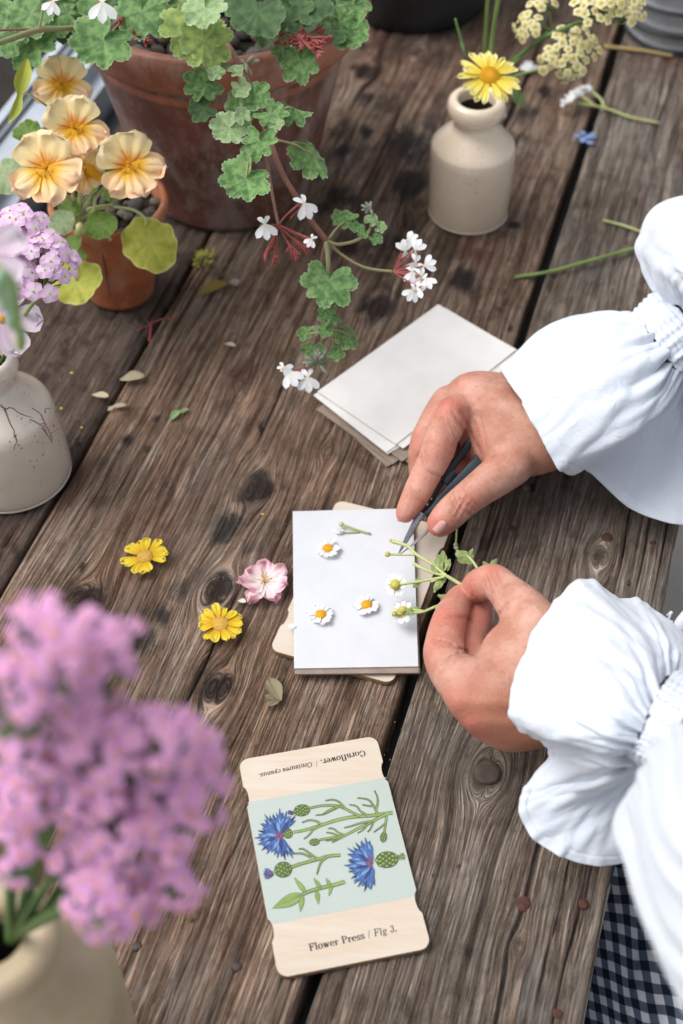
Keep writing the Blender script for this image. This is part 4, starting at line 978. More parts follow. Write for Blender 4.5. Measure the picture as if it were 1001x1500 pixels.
def spray(name, label, cat, stem, rad, heads, mesh, smat, group=None, seed=0, **kw):
    t = thing(name, label, cat, P(*stem[0]), group)
    mb = MB(); tube(mb, [P(*q) for q in stem], rad, k=8, n=36); mb.obj('stem', smat, t)
    for i, (px, py, h, R, n, hub, tx, ty) in enumerate(heads):
        nrm = (BACK + RIGHT * tx + UPV * ty).normalized(); c = P(px, py, h); m = MM(py, h); hb = P(*hub[:3])
        mb = MB(); e = P(*stem[-1]) if len(hub) < 4 else P(*hub[3]); tube(mb, [e, (e + hb) / 2, hb], [rad * .8, rad * .7], k=6, n=8); mb.obj('branch', smat, t)
        corymb(t, c, nrm, R * m, n, mesh, seed + i, hb, smat=smat, **kw)
    return t
spray('yarrow', 'cream yarrow spray with the lowest and nearest of the cream heads', 'flower', [(704, 148, .06), (730, 122, .12), (752, 112, .125), (790, 102, .13)], .0011,
      [(842, 72, .155, 40, 30, (825, 95, .14), .2, .1), (805, 88, .150, 18, 8, (815, 98, .14), -.1, -.2), (835, 103, .135, 20, 8, (828, 98, .135), .1, -.7)], F_CREAM, M_STEM, 'cream yarrow sprays in the bottle', 1)
spray('yarrow', 'cream yarrow spray on the thick stem with heads at the top edge', 'flower', [(706, 145, .06), (735, 105, .12), (790, 60, .155), (840, 36, .175)], .0018,
      [(868, 12, .20, 30, 20, (855, 30, .185), 0, .3), (920, 8, .20, 30, 20, (885, 28, .19), .3, .2), (895, -8, .21, 26, 14, (875, 22, .19), .1, .4)], F_CREAM, M_STEMD, 'cream yarrow sprays in the bottle', 11)
spray('yarrow', 'cream yarrow spray with the small side-on head above the daisy', 'flower', [(706, 145, .06), (738, 108, .12), (775, 72, .145), (808, 42, .155)], .0012,
      [(772, 38, .165, 24, 14, (790, 34, .16, (806, 44, .155)), -.9, .2), (795, 2, .18, 22, 10, (806, 16, .17, (808, 42, .155)), -.3, .6)], F_CREAM, M_STEM, 'cream yarrow sprays in the bottle', 21)

# left bottle: lilac-pink heads, pale mallow petals and a blurred green seed stalk
spray('lilac_flower_head', 'upper lilac pink flower cluster touching the left edge above the cracked bottle', 'flower', [(-10, 540, .10), (5, 480, .15), (15, 420, .18), (20, 380, .20)], .0012,
      [(28, 330, .235, 34, 20, (22, 375, .205), .1, .4), (58, 346, .228, 15, 7, (35, 385, .20), .7, .3)], F_LIL, M_STEM, 'lilac flower clusters in the left bottle', 31, loose=True)
spray('lilac_flower_head', 'larger lilac pink flower cluster beside the yellow-green nasturtium leaf', 'flower', [(0, 535, .10), (25, 480, .15), (52, 440, .18), (62, 428, .19)], .0013,
      [(60, 380, .222, 44, 36, (60, 425, .19), .25, .25), (25, 400, .215, 26, 16, (50, 432, .185), -.1, .2)], F_LIL, M_STEM, 'lilac flower clusters in the left bottle', 41, loose=True)
t = thing('mallow', 'pale lilac mallow flower with wide notched petals over the cracked bottle', 'flower', P(5, 490, .16))
pm = [petal_mesh('petal', M_PPALE, L=.026, Wd=.021, m=.72, b0=.2, cup=.12, curl=-.12, notch=.16, ruffle=.05, nu=10, nv=10, seed=i) for i in range(2)]
Mm = facing(2, 468, .165, 0, .2, .1)
for i, a in enumerate((-100, -35, 30, 95, 165)): inst('petal', pm[i % 2], Mm @ Matrix.Rotation(math.radians(a - 90), 4, 'Z') @ Matrix.Translation((0, .002, .0004 * i)), t)
mb = MB(); blob(mb, Mm.translation + BACK * .001, (.003, .003, .003), 0, 6, 8); mb.obj('stamens', M_STAM, t)
mb = MB(); tube(mb, [P(2, 470, .163), P(-8, 510, .13), P(-18, 545, .08)], [.001, .0012, .0012], k=7); mb.obj('stem', M_STEM, t)
t = thing('mallow', 'very blurred pale pink mallow flower nearest the lens on the left edge', 'flower', P(10, 360, .3))
Mm = facing(-22, 372, .40, 0, .1, .1, .75)
for i, a in enumerate((-90, -20, 50, 120, 190)): inst('petal', pm[i % 2], Mm @ Matrix.Rotation(math.radians(a - 90), 4, 'Z') @ Matrix.Translation((0, .001, .0004 * i)), t)
mb = MB(); blob(mb, Mm.translation + BACK * .001, (.003, .003, .003), 0, 6, 8); mb.obj('centre', M_DISCG, t)
mb = MB(); tube(mb, [P(-22, 374, .398), P(-45, 440, .30), P(-30, 550, .12), P(-20, 550, .08)], [.001, .0012, .0012, .0012], k=7); mb.obj('stem', M_STEM, t)
t = thing('seed_stalk', 'blurred green stalk of round buds hanging over the cracked bottle', 'flower stalk', P(25, 450, .3))
mb = MB(); tube(mb, [P(-40, 545, .10), P(-60, 470, .30), P(-20, 395, .44), P(10, 400, .46), P(25, 440, .45), P(30, 500, .43), P(33, 515, .425)], [.0011] * 7, k=7, n=50); mb.obj('stem', M_STEM, t)
rr = random.Random(9); M_SEED = simple('grey_green_bud', '8fae88', '9dbb94', 60, .7)
for i in range(26):
    s = i / 25; px = 5 + 28 * s + rr.uniform(-12, 12) * (1 - s * .5); py = 405 + 105 * s; h = .46 - .035 * s
    mb = MB(); blob(mb, P(px, py, h), (.0022 * (1.3 - s * .6),) * 2 + (.0028 * (1.3 - s * .6),), 0, 6, 8); mb.obj('bud', M_SEED if s < .85 else M_STEMP, t)

# front bottle: the big out-of-focus pink bunch
bases = [(12, 1365, .20)]
HD = [(60, 925, 52, 24), (150, 935, 42, 18), (20, 1000, 56, 24), (120, 1000, 62, 30), (50, 1075, 60, 28), (160, 1080, 50, 24), (240, 1085, 42, 20), (110, 1140, 60, 28), (285, 1130, 44, 20), (200, 1150, 60, 28),
      (20, 1165, 46, 20), (260, 1200, 54, 26), (170, 1215, 54, 26), (120, 1265, 46, 22), (220, 1270, 52, 24), (150, 1335, 46, 20), (265, 1305, 32, 12), (190, 1335, 32, 12), (10, 1260, 40, 16)]
names = ['topmost of the pink bunch', 'second at the top of the pink bunch', 'at the left edge below the topmost head', 'high in the middle of the pink bunch', 'left of the bunch centre', 'near the bunch centre, upper side',
         'upper right shoulder of the pink bunch', 'in the centre left of the pink bunch', 'rightmost and highest on the right side of the bunch', 'in the very centre of the pink bunch', 'at the left edge halfway down the bunch',
         'lower on the right side of the bunch', 'just below the bunch centre', 'above the mouth of the ochre bottle', 'right of the ochre bottle shoulder', 'lowest of the bunch over the ochre bottle', 'lowest on the right side of the bunch', 'small head beside the lowest one', 'at the left edge above the bottle mouth']
for i, ((px, py, R, n), nm) in enumerate(zip(HD, names)):
    h = .450 - (py - 925) * .00030 + (random.Random(i).uniform(-.012, .012))
    c = (px, py, h)
    hub = (px * .8 + 6, py * .8 + 1280 * .2, h - .03)
    t = thing('pink_yarrow', 'blurred pink flower head ' + nm, 'flower', P(*hub), 'pink flower heads in the front bottle')
    mb = MB(); tube(mb, [P(10, 1372, .17), P(12 + (px - 12) * .1, 1365, .225), P(12 + (px - 12) * .45, 1340 * .5 + py * .5, (h + .22) / 2 + .02), P(*hub)], [.0012, .0013, .0012, .001], k=6, n=24); mb.obj('stem', M_STEMD, t)
    nrm = (BACK + RIGHT * (px - 150) / 500 + UPV * (1150 - py) / 600).normalized()
    corymb(t, P(*c), nrm, R * MM(py, h) * 1.12, int(n * 1.05), F_MAG, 100 + i, P(*hub), smat=M_STEMD, jit=.8, sc=(.75, 1.2), flatten=.3, stalks=True, loose=True)
    for k in range(2):
        M = facing(hub[0] + 14 * (k * 2 - 1), hub[1] + 6, hub[2], 200 + 140 * k, .3, .2, .005); inst('leaf', GLS[k], M, t)

# ---------------------------------------------------------------- flowers and scraps lying on the table
YG = 'golden daisy heads on the planks'
def onto(px, py, h): return P(px, py, h)
ray_flower('daisy', 'golden daisy head with a crumpled right side, on the planks above left', 'flower', flat(onto(213, 816, .006), 20, 1, .05), 14, .0125, .0062, .0060, M_PYEL2, M_DISCC, 31, YG, dome=.3, notch=.16, curl=.08, ndisc=130, gap=(8,), m=.75, b0=.4)
ray_flower('daisy', 'round golden daisy head lying left of the pink blossom', 'flower', flat(onto(323, 915, .006), -10), 14, .0122, .0062, .0062, M_PYEL2, M_DISCC, 32, YG, dome=.3, notch=.16, curl=.03, ndisc=130, m=.75, b0=.4)
t = thing('pink_blossom', 'blush pink blossom with creased petals next to the stacked press', 'flower', onto(388, 856, .003))
rr = random.Random(5); Mp = flat(onto(388, 854, .004), 0)
for i, (a, L, w) in enumerate([(0, .0165, .014), (62, .015, .013), (-50, .0175, .015), (100, .0185, .014), (150, .020, .014), (205, .0175, .015), (250, .017, .014), (128, .013, .012)]):
    m = petal_mesh('petal', M_PPINK, L=L, Wd=w, m=.62, b0=.2, cup=rr.uniform(-.2, .25), curl=rr.uniform(-.05, .25), notch=.08, ruffle=.16, ragged=.06, nu=12, nv=13, seed=i)
    inst('petal', m, Mp @ Matrix.Rotation(math.radians(a), 4, 'Z') @ Matrix.Translation((0, .001, .0006 * (i % 4))) @ Matrix.Rotation(rr.uniform(0, .25), 4, 'X'), t)
mb = MB(); c = Mp.translation + Vector((0, 0, .003))
for k in range(16): w = rr.uniform(0, 6.28); d = Vector((math.cos(w), math.sin(w), .5)) * rr.uniform(.003, .0055); tube(mb, [c, c + d], [.0002, .0003], k=4, n=3); blob(mb, c + d, (.0005,) * 3, 0, 4, 5)
mb.obj('stamens', M_DISCC, t)
def scrap(name, label, cat, px, py, ang, L, wd, mat, h=.0025, cup=.25, curl=.05, tip=.55, q=1.6, b0=.15):
    v, f, a, b = petal_geo(L=L, Wd=wd, m=tip, b0=b0, cup=cup, curl=curl, nu=9, nv=7, q=q, ruffle=.03, seed=int(px))
    mb = MB(); bb = np.exp(-((np.array(b) - .5) / .07) ** 2); mb.add(v, f, 0, np.array(a) * .5, bb)
    me = mb.mesh(name, [mat]); return inst(name, me, flat(P(px, py, h), ang), None, label, cat)
LG = 'fallen leaves on the table'
t = thing('dry_leaf', 'grey green dry leaf with small leaflets below the press', 'leaf', P(403, 1025, .002), LG)
def part_leaf(t, px, py, ang, L, wd, mat, h=.003, **kw):
    v, f, a, b = petal_geo(L=L, Wd=wd, m=.5, b0=.12, cup=kw.get('cup', .25), curl=kw.get('curl', .05), nu=9, nv=7, q=1.5, ruffle=.03, seed=int(px + ang))
    mb = MB(); bb = np.exp(-((np.array(b) - .5) / .07) ** 2); mb.add(v, f, 0, np.array(a) * .5, bb); inst('leaflet', mb.mesh('leaflet', [mat]), flat(P(px, py, h), ang), t)
part_leaf(t, 412, 1026, 28, .0195, .0105, M_DRY, .005); part_leaf(t, 410, 1026, 72, .011, .0045, M_DRY); part_leaf(t, 410, 1027, 115, .009, .0045, M_DRY); part_leaf(t, 407, 1023, 88, .008, .003, M_DRY)
scrap('fallen_leaf', 'oval cream leaf on the dark plank near the cracked bottle', 'leaf', 176, 556, -80, .020, .0115, M_DRYP)
scrap('fallen_leaf', 'small pale oval leaf left of the oval cream leaf', 'leaf', 135, 578, -100, .014, .0065, M_DRYP)
scrap('fallen_leaf', 'tiny pale leaf on the plank joint under the cream leaf', 'leaf', 162, 596, -85, .013, .005, M_DRYP)
scrap('fallen_leaf', 'small pale leaf tip beside the plank joint', 'leaf', 158, 602, -40, .006, .004, M_DRYP)
scrap('fallen_leaf', 'ochre translucent leaf behind the geranium flowers', 'leaf', 290, 432, -58, .030, .013, M_DRYY)
scrap('fallen_leaf', 'grey brown petal with a thin stalk beside the ochre leaf', 'leaf', 340, 408, -160, .012, .010, M_KRAFT)
scrap('fallen_leaf', 'light green curled scrap in the middle of the wide plank', 'leaf', 250, 615, -30, .012, .007, M_GERL)
scrap('fallen_leaf', 'thin light green scrap above the curled one', 'leaf', 262, 605, -60, .009, .004, M_GERL)
scrap('fallen_leaf', 'small cream curl of leaf right of the terracotta pots', 'leaf', 329, 503, -110, .010, .0045, M_DRYP)
scrap('fallen_petal', 'loose white petal under the pink blossom', 'petal', 349, 880, -100, .0058, .0042, M_PWHITE)
scrap('fallen_leaf', 'curled green brown scrap on the dark plank under the right hand', 'leaf', 768, 720, -40, .006, .0045, M_DRY)
mb = MB(); tube(mb, [P(338, 408, .003), P(330, 400, .003), P(322, 404, .002)], [.0005] * 3, k=5); tag(mb.obj('fallen_stalk', M_DRYB), 'thin brown stalk beside the ochre leaf', 'stalk')
t = thing('yellow_blossom', 'crumbled yellow green flower head between the terracotta pots', 'flower', P(300, 381, .002)); rr = random.Random(4)
for i in range(26):
    v, f, a, b = petal_geo(L=.0065, Wd=.003, nu=4, nv=3, curl=rr.uniform(-.3, .6)); mb = MB(); mb.add(v, f, 0, a, b)
    M = flat(P(300 + rr.uniform(-12, 12), 381 + rr.uniform(-9, 9), .002 + rr.uniform(0, .003)), rr.uniform(0, 360), 1, rr.uniform(0, .6)); inst('petal', mb.mesh('petal', [M_NAS]), M, t)
t = thing('red_stalk', 'forked red geranium stalk on the plank joint', 'stalk', P(230, 470, .002))
mb = MB(); tube(mb, [P(257, 466, .004), P(236, 468, .005), P(222, 474, .004), P(200, 484, .003)], [.0009, .0008, .0006, .0004], k=6); mb.obj('stalk', M_RED, t)
mb = MB(); tube(mb, [P(222, 472, .004), P(221, 485, .003), P(219, 500, .002)], [.0006, .0009, .0011], k=6); mb.obj('branch', M_RED, t)
SG = 'cut stems lying on the right planks'
for pts, r, m, lb in [([(755, 406, .002), (800, 399, .004), (850, 386, .005), (950, 358, .006)], .0016, M_STEM, 'long green cut stem reaching under the upper sleeve'),
                      ([(884, 323, .002), (915, 331, .003), (955, 346, .003)], .0014, M_STEMP, 'short yellow green cut stem above the long one'),
                      ([(885, 68, .002), (940, 74, .003), (986, 82, .002)], .0018, M_STRAW, 'straw coloured stem in front of the bucket')]:
    mb = MB(); tube(mb, [P(*q) for q in pts], r, k=8, n=24); tag(mb.obj('cut_stem', m), lb, 'stem', SG)
t = thing('white_flower_sprig', 'small white flower sprig lying across the plank gap behind the bottle', 'flower', P(860, 150, .002))
for pts in ([(966, 180, .003), (925, 172, .004), (885, 158, .005), (840, 150, .008)], [(885, 158, .005), (880, 145, .008), (862, 130, .012)], [(870, 153, .006), (855, 143, .009), (846, 137, .012)]):
    mb = MB(); tube(mb, [P(*q) for q in pts], .0013, k=7, n=16); mb.obj('stem', M_STEMP, t)
F_WH = floret_mesh('floret', M_PWHITE, M_PWHITE, .0046, 5, .95); rr = random.Random(6)
for i in range(16):
    s = i / 15; M = flat(P(824 + 38 * s + rr.uniform(-3, 3), 148 - 22 * s + rr.uniform(-4, 4), .012 + rr.uniform(0, .006)), rr.uniform(0, 360), 1, rr.uniform(-.8, .8)); inst('floret', F_WH, M, t)
t = thing('white_flower_tuft', 'tiny white flower tuft lying right of the lemon daisy', 'flower', P(775, 97, .002))
for i in range(8): inst('floret', F_WH, flat(P(775 + rr.uniform(-9, 9), 97 + rr.uniform(-5, 5), .006), rr.uniform(0, 360), 1, rr.uniform(-.6, .6)), t)
t = thing('forget_me_not', 'small cluster of blue flowers beside the plank gap', 'flower', P(855, 200, .002))
for q in [(846, 198), (854, 194), (862, 200), (854, 204), (864, 208), (868, 198)]: inst('floret', F_BLUE, flat(P(q[0], q[1], .004 + rr.uniform(0, .002)), rr.uniform(0, 360), 1.15, rr.uniform(-.4, .4)), t)
# crumbs: specks of petal, seed and grit
mb = MB(); rr = random.Random(12)
for i in range(230):
    px, py = rr.uniform(20, 980), rr.uniform(330, 1490); r = rr.uniform(.3, .9) * MM(py) * (1.6 if rr.random() < .1 else 1)
    u, s = usof(P(px, py))
    if s > .035: continue
    blob(mb, P(px, py, .0012), (r, r * .8, r * .6), 0, 4, 5)
for px, py, n in [(580, 1060, 3), (566, 1107, 3), (770, 1095, 7), (95, 550, 6), (250, 445, 4), (320, 850, 8), (225, 380, 4)]:
    for k in range(n): r = rr.uniform(.3, 1.0) * MM(py); blob(mb, P(px + rr.gauss(0, 6), py + rr.gauss(0, 5), .0008), (r, r, r * .7), 0, 4, 5)
tag(mb.obj('crumbs', simple('pale_crumb', 'a09a8e', 'c0bcb2', 90, .9)), 'scattered pale crumbs and grit on the planks', 'crumbs', kind='stuff')
YS = 'tiny yellow petal crumbs'
for i, (px, py, lb) in enumerate([(105, 546, 'tiny yellow petal beside the cracked bottle'), (90, 598, 'yellow crumb right of the cracked bottle shoulder'), (385, 753, 'tiny yellow crumb left of the press'), (120, 626, 'faint yellow crumb on the plank joint')]):
    mb = MB(); blob(mb, P(px, py, .002), (.0014, .001, .0006), 0, 5, 6); tag(mb.obj('petal_crumb', M_PYEL), lb, 'petal', YS)
# ---------------------------------------------------------------- paper, card and the printed press board
def slab(name, quad, z0, z1, mat, edge=None, parent=None, bend=0.0, label=None, cat=None, group=None, n=1, jit=0):
    """thin sheet through four table-plane corners (x,y vectors), optional lift at one side"""
    mb = MB(); N = 13
    if (Vector(quad[1]) - Vector(quad[0])).cross(Vector(quad[3]) - Vector(quad[0])).z < 0: quad = [quad[1], quad[0], quad[3], quad[2]]
    a, b, c, d = [Vector(q) for q in quad]; V = []
    for i in range(N):
        for j in range(N):
            u, v = i / (N - 1), j / (N - 1)
            p = a * (1 - u) * (1 - v) + b * u * (1 - v) + c * u * v + d * (1 - u) * v
            lift = bend * (u ** 2 * (1 - v) ** 2 + .4 * (1 - u) ** 3)
            V.append(Vector((p.x, p.y, TZ + z1 + lift)))
    mb.add(V, grid_faces(N, N))
    rim = [i * N for i in range(N)] + [(N - 1) * N + j for j in range(1, N)] + [i * N + N - 1 for i in range(N - 2, -1, -1)] + [j for j in range(N - 2, 0, -1)]
    top = [V[i] for i in rim]; bot = [p - Vector((0, 0, z1 - z0)) for p in top]; k = len(rim)
    mb.add(top + bot, [(i, (i + 1) % k, k + (i + 1) % k, k + i) for i in range(k)], 1)
    bb = [p - Vector((0, 0, z1 - z0)) for p in V]; mb.add(bb, [tuple(reversed(f)) for f in grid_faces(N, N)])
    o = mb.obj(name, [mat, edge or mat], parent, smooth=False)
    return tag(o, label, cat, group)
def quad_px(pts, h): return [P(x, y, h) for x, y in pts]
# the fanned stack by the right hand: kraft cards below, white sheets on top
def rect(cx, cy, ang, w, l):
    a = math.radians(ang); x = Vector((math.cos(a), math.sin(a), 0)); y = Vector((-x.y, x.x, 0)); c = Vector((cx, cy, 0))
    return [c - x * l / 2 - y * w / 2, c + x * l / 2 - y * w / 2, c + x * l / 2 + y * w / 2, c - x * l / 2 + y * w / 2]
cc = P(610, 557, .004); c0 = (cc.x, cc.y)
KG, WG = 'grey brown cards of the fanned stack', 'white sheets of the fanned stack'
for i, (dx, dy, da, lb) in enumerate([(.006, -.015, -5, 'grey brown card at the very bottom of the fanned stack'), (.001, -.010, 2, 'grey brown card second from the bottom of the fanned stack'), (.009, -.009, 5, 'grey brown card third from the bottom of the fanned stack'), (.012, -.011, -1, 'uppermost grey brown card showing below the white sheets')]):
    slab('card', rect(c0[0] + dx, c0[1] + dy, 43 + da, .084, .146), .0004 + .0013 * i, .0016 + .0013 * i, M_KRAFT, label=lb, cat='card', group=KG)
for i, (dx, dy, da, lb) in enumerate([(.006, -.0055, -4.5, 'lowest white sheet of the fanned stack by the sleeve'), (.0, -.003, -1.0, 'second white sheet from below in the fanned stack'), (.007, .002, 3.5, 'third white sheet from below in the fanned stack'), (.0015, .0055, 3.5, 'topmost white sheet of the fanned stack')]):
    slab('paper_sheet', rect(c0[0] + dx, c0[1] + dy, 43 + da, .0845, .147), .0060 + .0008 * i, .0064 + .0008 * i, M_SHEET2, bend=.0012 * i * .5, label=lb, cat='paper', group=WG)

def outline_plate(name, pts, z0, z1, mats, parent, bev=.0004):
    """vertical-sided plate from a closed outline of points"""
    mb = MB(); k = len(pts); c = sum(pts, Vector()) / k
    ins = [p + (c - p).normalized() * bev for p in pts]
    mb.add([Vector((p.x, p.y, TZ + z1)) for p in ins], [tuple(range(k))], 0)
    mb.add([Vector((p.x, p.y, TZ + z)) for z, q in ((z1, ins), (z1 - bev, pts), (z0, pts)) for p in q], [(r * k + (i + 1) % k, r * k + i, (r + 1) * k + i, (r + 1) * k + (i + 1) % k) for r in range(2) for i in range(k)], 1)
    return mb.obj(name, mats, parent, smooth=False)
def press_outline(a, b, c, d, rad=.006, notch=.0022):
    """board with rounded corners and two small notches on each long side; a,b = top corners, c,d = bottom (clockwise)"""
    X = (b - a).normalized(); Y = (d - a).normalized(); w = (b - a).length; l = (d - a).length; pts = []
    def rc(cx, cy, s):
        for k in range(7): t = math.radians(s + 15 * k); pts.append(a + X * (cx + rad * math.cos(t)) + Y * (cy + rad * math.sin(t)))
    rc(w - rad, rad, -90)
    def side(x, sg, ys):
        for y in ys:
            for k in range(-4, 5):
                yy = k / 4 * .0075; pts.append(a + X * (x - sg * notch * (1 - (k / 4) ** 2) ** .6) + Y * (y + yy * (1 if ys[0] < ys[-1] else -1)))
    side(w, 1, [l * .185, l * .80]); rc(w - rad, l - rad, 0); rc(rad, l - rad, 90); side(0, -1, [l * .80, l * .185]); rc(rad, rad, 180)
    return pts
hc = .0042
A_, B_, C_, D_ = [P(x, y, hc) for x, y in ((351, 1119), (549, 1071), (631, 1380), (409, 1443))]
ctr = (A_ + B_ + C_ + D_) / 4; Yd = ((C_ + D_) / 2 - (A_ + B_) / 2).normalized(); Xd = Vector((-Yd.y, Yd.x, 0)); Wc = ((B_ - A_).length + (C_ - D_).length) / 2; Lc = ((D_ - A_).length + (C_ - B_).length) / 2
a_ = ctr - Xd * Wc / 2 - Yd * Lc / 2; b_ = ctr + Xd * Wc / 2 - Yd * Lc / 2; d_ = ctr - Xd * Wc / 2 + Yd * Lc / 2
pb = thing('press_board', 'birch flower press board printed with blue cornflowers on mint green', 'press board', Vector((ctr.x, ctr.y, TZ)))
OUT = press_outline(a_, b_, None, d_, .0065)
outline_plate('board', OUT, .0006, hc, [M_PLY, M_PLYEDGE], pb)
# mint band follows the notched sides
def on_card(px, py, k=0): return P(px, py, hc + .00006 * (k + 1))
l0, l1 = .215 * Lc, .775 * Lc
band = [p for p in OUT if l0 < (p - a_).dot(Yd) < l1]
lft = sorted([p for p in band if (p - ctr).dot(Xd) < 0], key=lambda p: (p - a_).dot(Yd)); rgt = sorted([p for p in band if (p - ctr).dot(Xd) >= 0], key=lambda p: -(p - a_).dot(Yd))
e = Xd * .0005
mid = [a_ + Yd * l0 + e] + [p + e for p in lft if True] + [a_ + Yd * l1 + e, b_ + Yd * l1 - e] + [p - e for p in rgt] + [b_ + Yd * l0 - e]
mb = MB(); mb.add([Vector((p.x, p.y, TZ + hc + .00006)) for p in mid], [tuple(range(len(mid)))[::1]]); mb.obj('mint_band', M_MINT, pb, smooth=False)
# botanical print, traced as flat ink shapes
ART = MB(); AM = {'line': 0, 'gl': 1, 'gd': 2, 'bl': 3, 'bd': 4, 'bp': 5, 'pu': 6}; lay = [2]
def Q(x, y): return (360 + x / 3.85, 1120 + y / 3.85)
def ink(pts, m, dz=0): 
    lay[0] += .012
    k = len(pts); V = [on_card(*Q(x, y), lay[0] + dz) for x, y in pts]
    c = np.mean(np.array([list(v) for v in V]), 0); ART.add(V + [Vector(c)], [(i, (i + 1) % k, k) for i in range(k)], AM[m])
def stroke(pts, w0, w1, m, ow=3.2):
    p = spline(pts, 8 * len(pts)); T = np.gradient(p, axis=0); T /= np.linalg.norm(T, axis=1)[:, None] + 1e-9; N = np.stack([-T[:, 1], T[:, 0]], 1)
    for o, mm in ((ow, 'line'), (0, m)):
        if mm is None: continue
        lay[0] += .012; w = (np.linspace(w0, w1, len(p)) / 2 + o)[:, None]; L = p + N * w; R = p - N * w
        V = [on_card(*Q(*x), lay[0]) for x in np.concatenate([L, R])]; n = len(p); ART.add(V, [(i, i + 1, n + i + 1, n + i) for i in range(n - 1)], AM[mm])
def lance(x, y, ang, L, w, m, o=3.0, vein=None):
    for ow, mm in ((o, 'line' if m not in ('bl', 'bp', 'bd') else 'bd'), (0, m)):
        q = []
        for s in np.linspace(0, 1, 7): q.append((s, math.sin(math.pi * min(1, s * 1.02) ** .8) * w / 2 + ow * (1 - .6 * s)))
        pts = [(s * L + (ow * .8 if s > .9 else 0), v) for s, v in q] + [(s * L, -v) for s, v in q[::-1]]
        a = math.radians(ang); ink([(x + px * math.cos(a) - py * math.sin(a), y + px * math.sin(a) + py * math.cos(a)) for px, py in pts], mm)
    if vein:
        a = math.radians(ang); stroke([(x + .1 * L * math.cos(a), y + .1 * L * math.sin(a)), (x + .8 * L * math.cos(a), y + .8 * L * math.sin(a))], 1.2, .6, vein, 0)
def scales(cx, cy, rx, ry, ang, rows=5):
    a = math.radians(ang)
    def T_(u, v): return (cx + u * math.cos(a) - v * math.sin(a), cy + u * math.sin(a) + v * math.cos(a))
    ink([T_((rx + 3) * math.cos(t), (ry + 3) * math.sin(t)) for t in np.linspace(0, 6.28, 25)[:-1]], 'line'); ink([T_(rx * math.cos(t), ry * math.sin(t)) for t in np.linspace(0, 6.28, 25)[:-1]], 'gd')
    for i in range(rows + 1):
        u = rx * (.85 - 1.75 * i / rows)
        hh = ry * math.sqrt(max(0, 1 - (u / rx) ** 2)); n = max(1, int(hh / (ry * .26)))
        for j in range(n):
            v = 0 if n == 1 else -hh * .8 + 1.6 * hh * (j + .5 * (i % 2)) / max(1, n - .5)
            s = max(rx * .30, 10); ink([T_(u - s, v), T_(u - s * .2, v + s * .62), T_(u + s * .75, v), T_(u - s * .2, v - s * .62)], 'line'); ink([T_(u - s * .72, v), T_(u - s * .1, v + s * .42), T_(u + s * .5, v), T_(u - s * .1, v - s * .42)], 'gl')
def stem(*pts, w=(9, 9), m='gl'): stroke(pts, w[0], w[1], m)
# long branching stem of the upper flower
stem((270, 382), (340, 368), (430, 340), (520, 312), (600, 296), (700, 288), (830, 272), w=(10, 15))
stem((430, 340), (395, 318), (355, 314), (318, 328), w=(9, 2)); stem((425, 345), (385, 366), (355, 400), (328, 420), w=(8, 2))
stem((365, 245), (430, 232), (510, 232), (560, 248), (610, 275), (650, 292), w=(8, 10)); stem((560, 245), (525, 210), (490, 198), (450, 204), w=(8, 2)); stem((530, 236), (480, 262), (440, 280), (395, 286), w=(5, 2)); stem((520, 238), (470, 258), (430, 284), w=(8, 3))
stem((690, 288), (650, 265), (625, 235), (585, 226), w=(9, 2)); stem((745, 280), (720, 230), (690, 198), (630, 187), w=(10, 2)); stem((720, 235), (690, 232), (658, 226), w=(6, 2)); stem((735, 255), (745, 215), (742, 180), (727, 146), w=(8, 2))
stem((790, 282), (750, 300), (700, 330), (640, 358), (590, 384), (560, 398), (500, 410), (415, 425), w=(12, 8)); stem((720, 318), (650, 330), (600, 346), (555, 356), w=(8, 2)); stem((560, 398), (525, 384), (495, 362), (465, 360), w=(7, 2)); stem((530, 404), (490, 388), (455, 382), w=(5, 2))
stem((560, 400), (525, 420), (487, 440), w=(7, 2)); stem((530, 408), (490, 424), (452, 430), w=(6, 2)); stem((690, 335), (665, 365), (632, 388), w=(6, 2)); stem((720, 325), (705, 360), (688, 380), w=(6, 2)); stem((795, 285), (790, 330), (782, 385), w=(8, 7)); stem((790, 330), (760, 355), (722, 382), w=(6, 2))
scales(318, 258, 44, 31, -8); scales(388, 437, 27, 18, -8, 4); scales(778, 410, 27, 17, 100, 4)
stem((900, 516), (870, 520), (850, 528), w=(8, 9)); stem((898, 530), (870, 528), (850, 532), w=(5, 8)); stem((890, 500), (870, 514), (850, 528), w=(5, 6))
scales(238, 388, 26, 26, 0, 4); scales(797, 536, 62, 44, -5, 6); scales(212, 592, 48, 42, -12, 5)
stem((258, 578), (310, 560), (400, 535), (470, 516), (535, 510), w=(12, 11)); stem((405, 532), (360, 500), (325, 476), (300, 476), w=(9, 2)); stem((370, 524), (320, 502), (262, 502), w=(8, 2)); stem((460, 520), (425, 550), (412, 585), (402, 620), w=(9, 2))
# the leafy tip
stem((300, 745), (350, 718), (430, 694), (500, 678), (560, 660), w=(14, 15), m='gl')
for (x, y, an, L, w) in [(325, 730, 155, 190, 64), (340, 722, 232, 105, 24), (320, 735, 97, 95, 26), (425, 700, 236, 72, 20), (400, 708, 82, 78, 22), (478, 684, 240, 50, 17), (485, 682, 105, 60, 15)]: lance(x, y, an, L, w, 'gl', vein='gd')
for dv in (-13, 0, 13): stroke([(310, 735 + dv * .3), (240, 762 + dv), (170, 792 + dv * .3)], 2.2, 1.0, 'gd', 0)
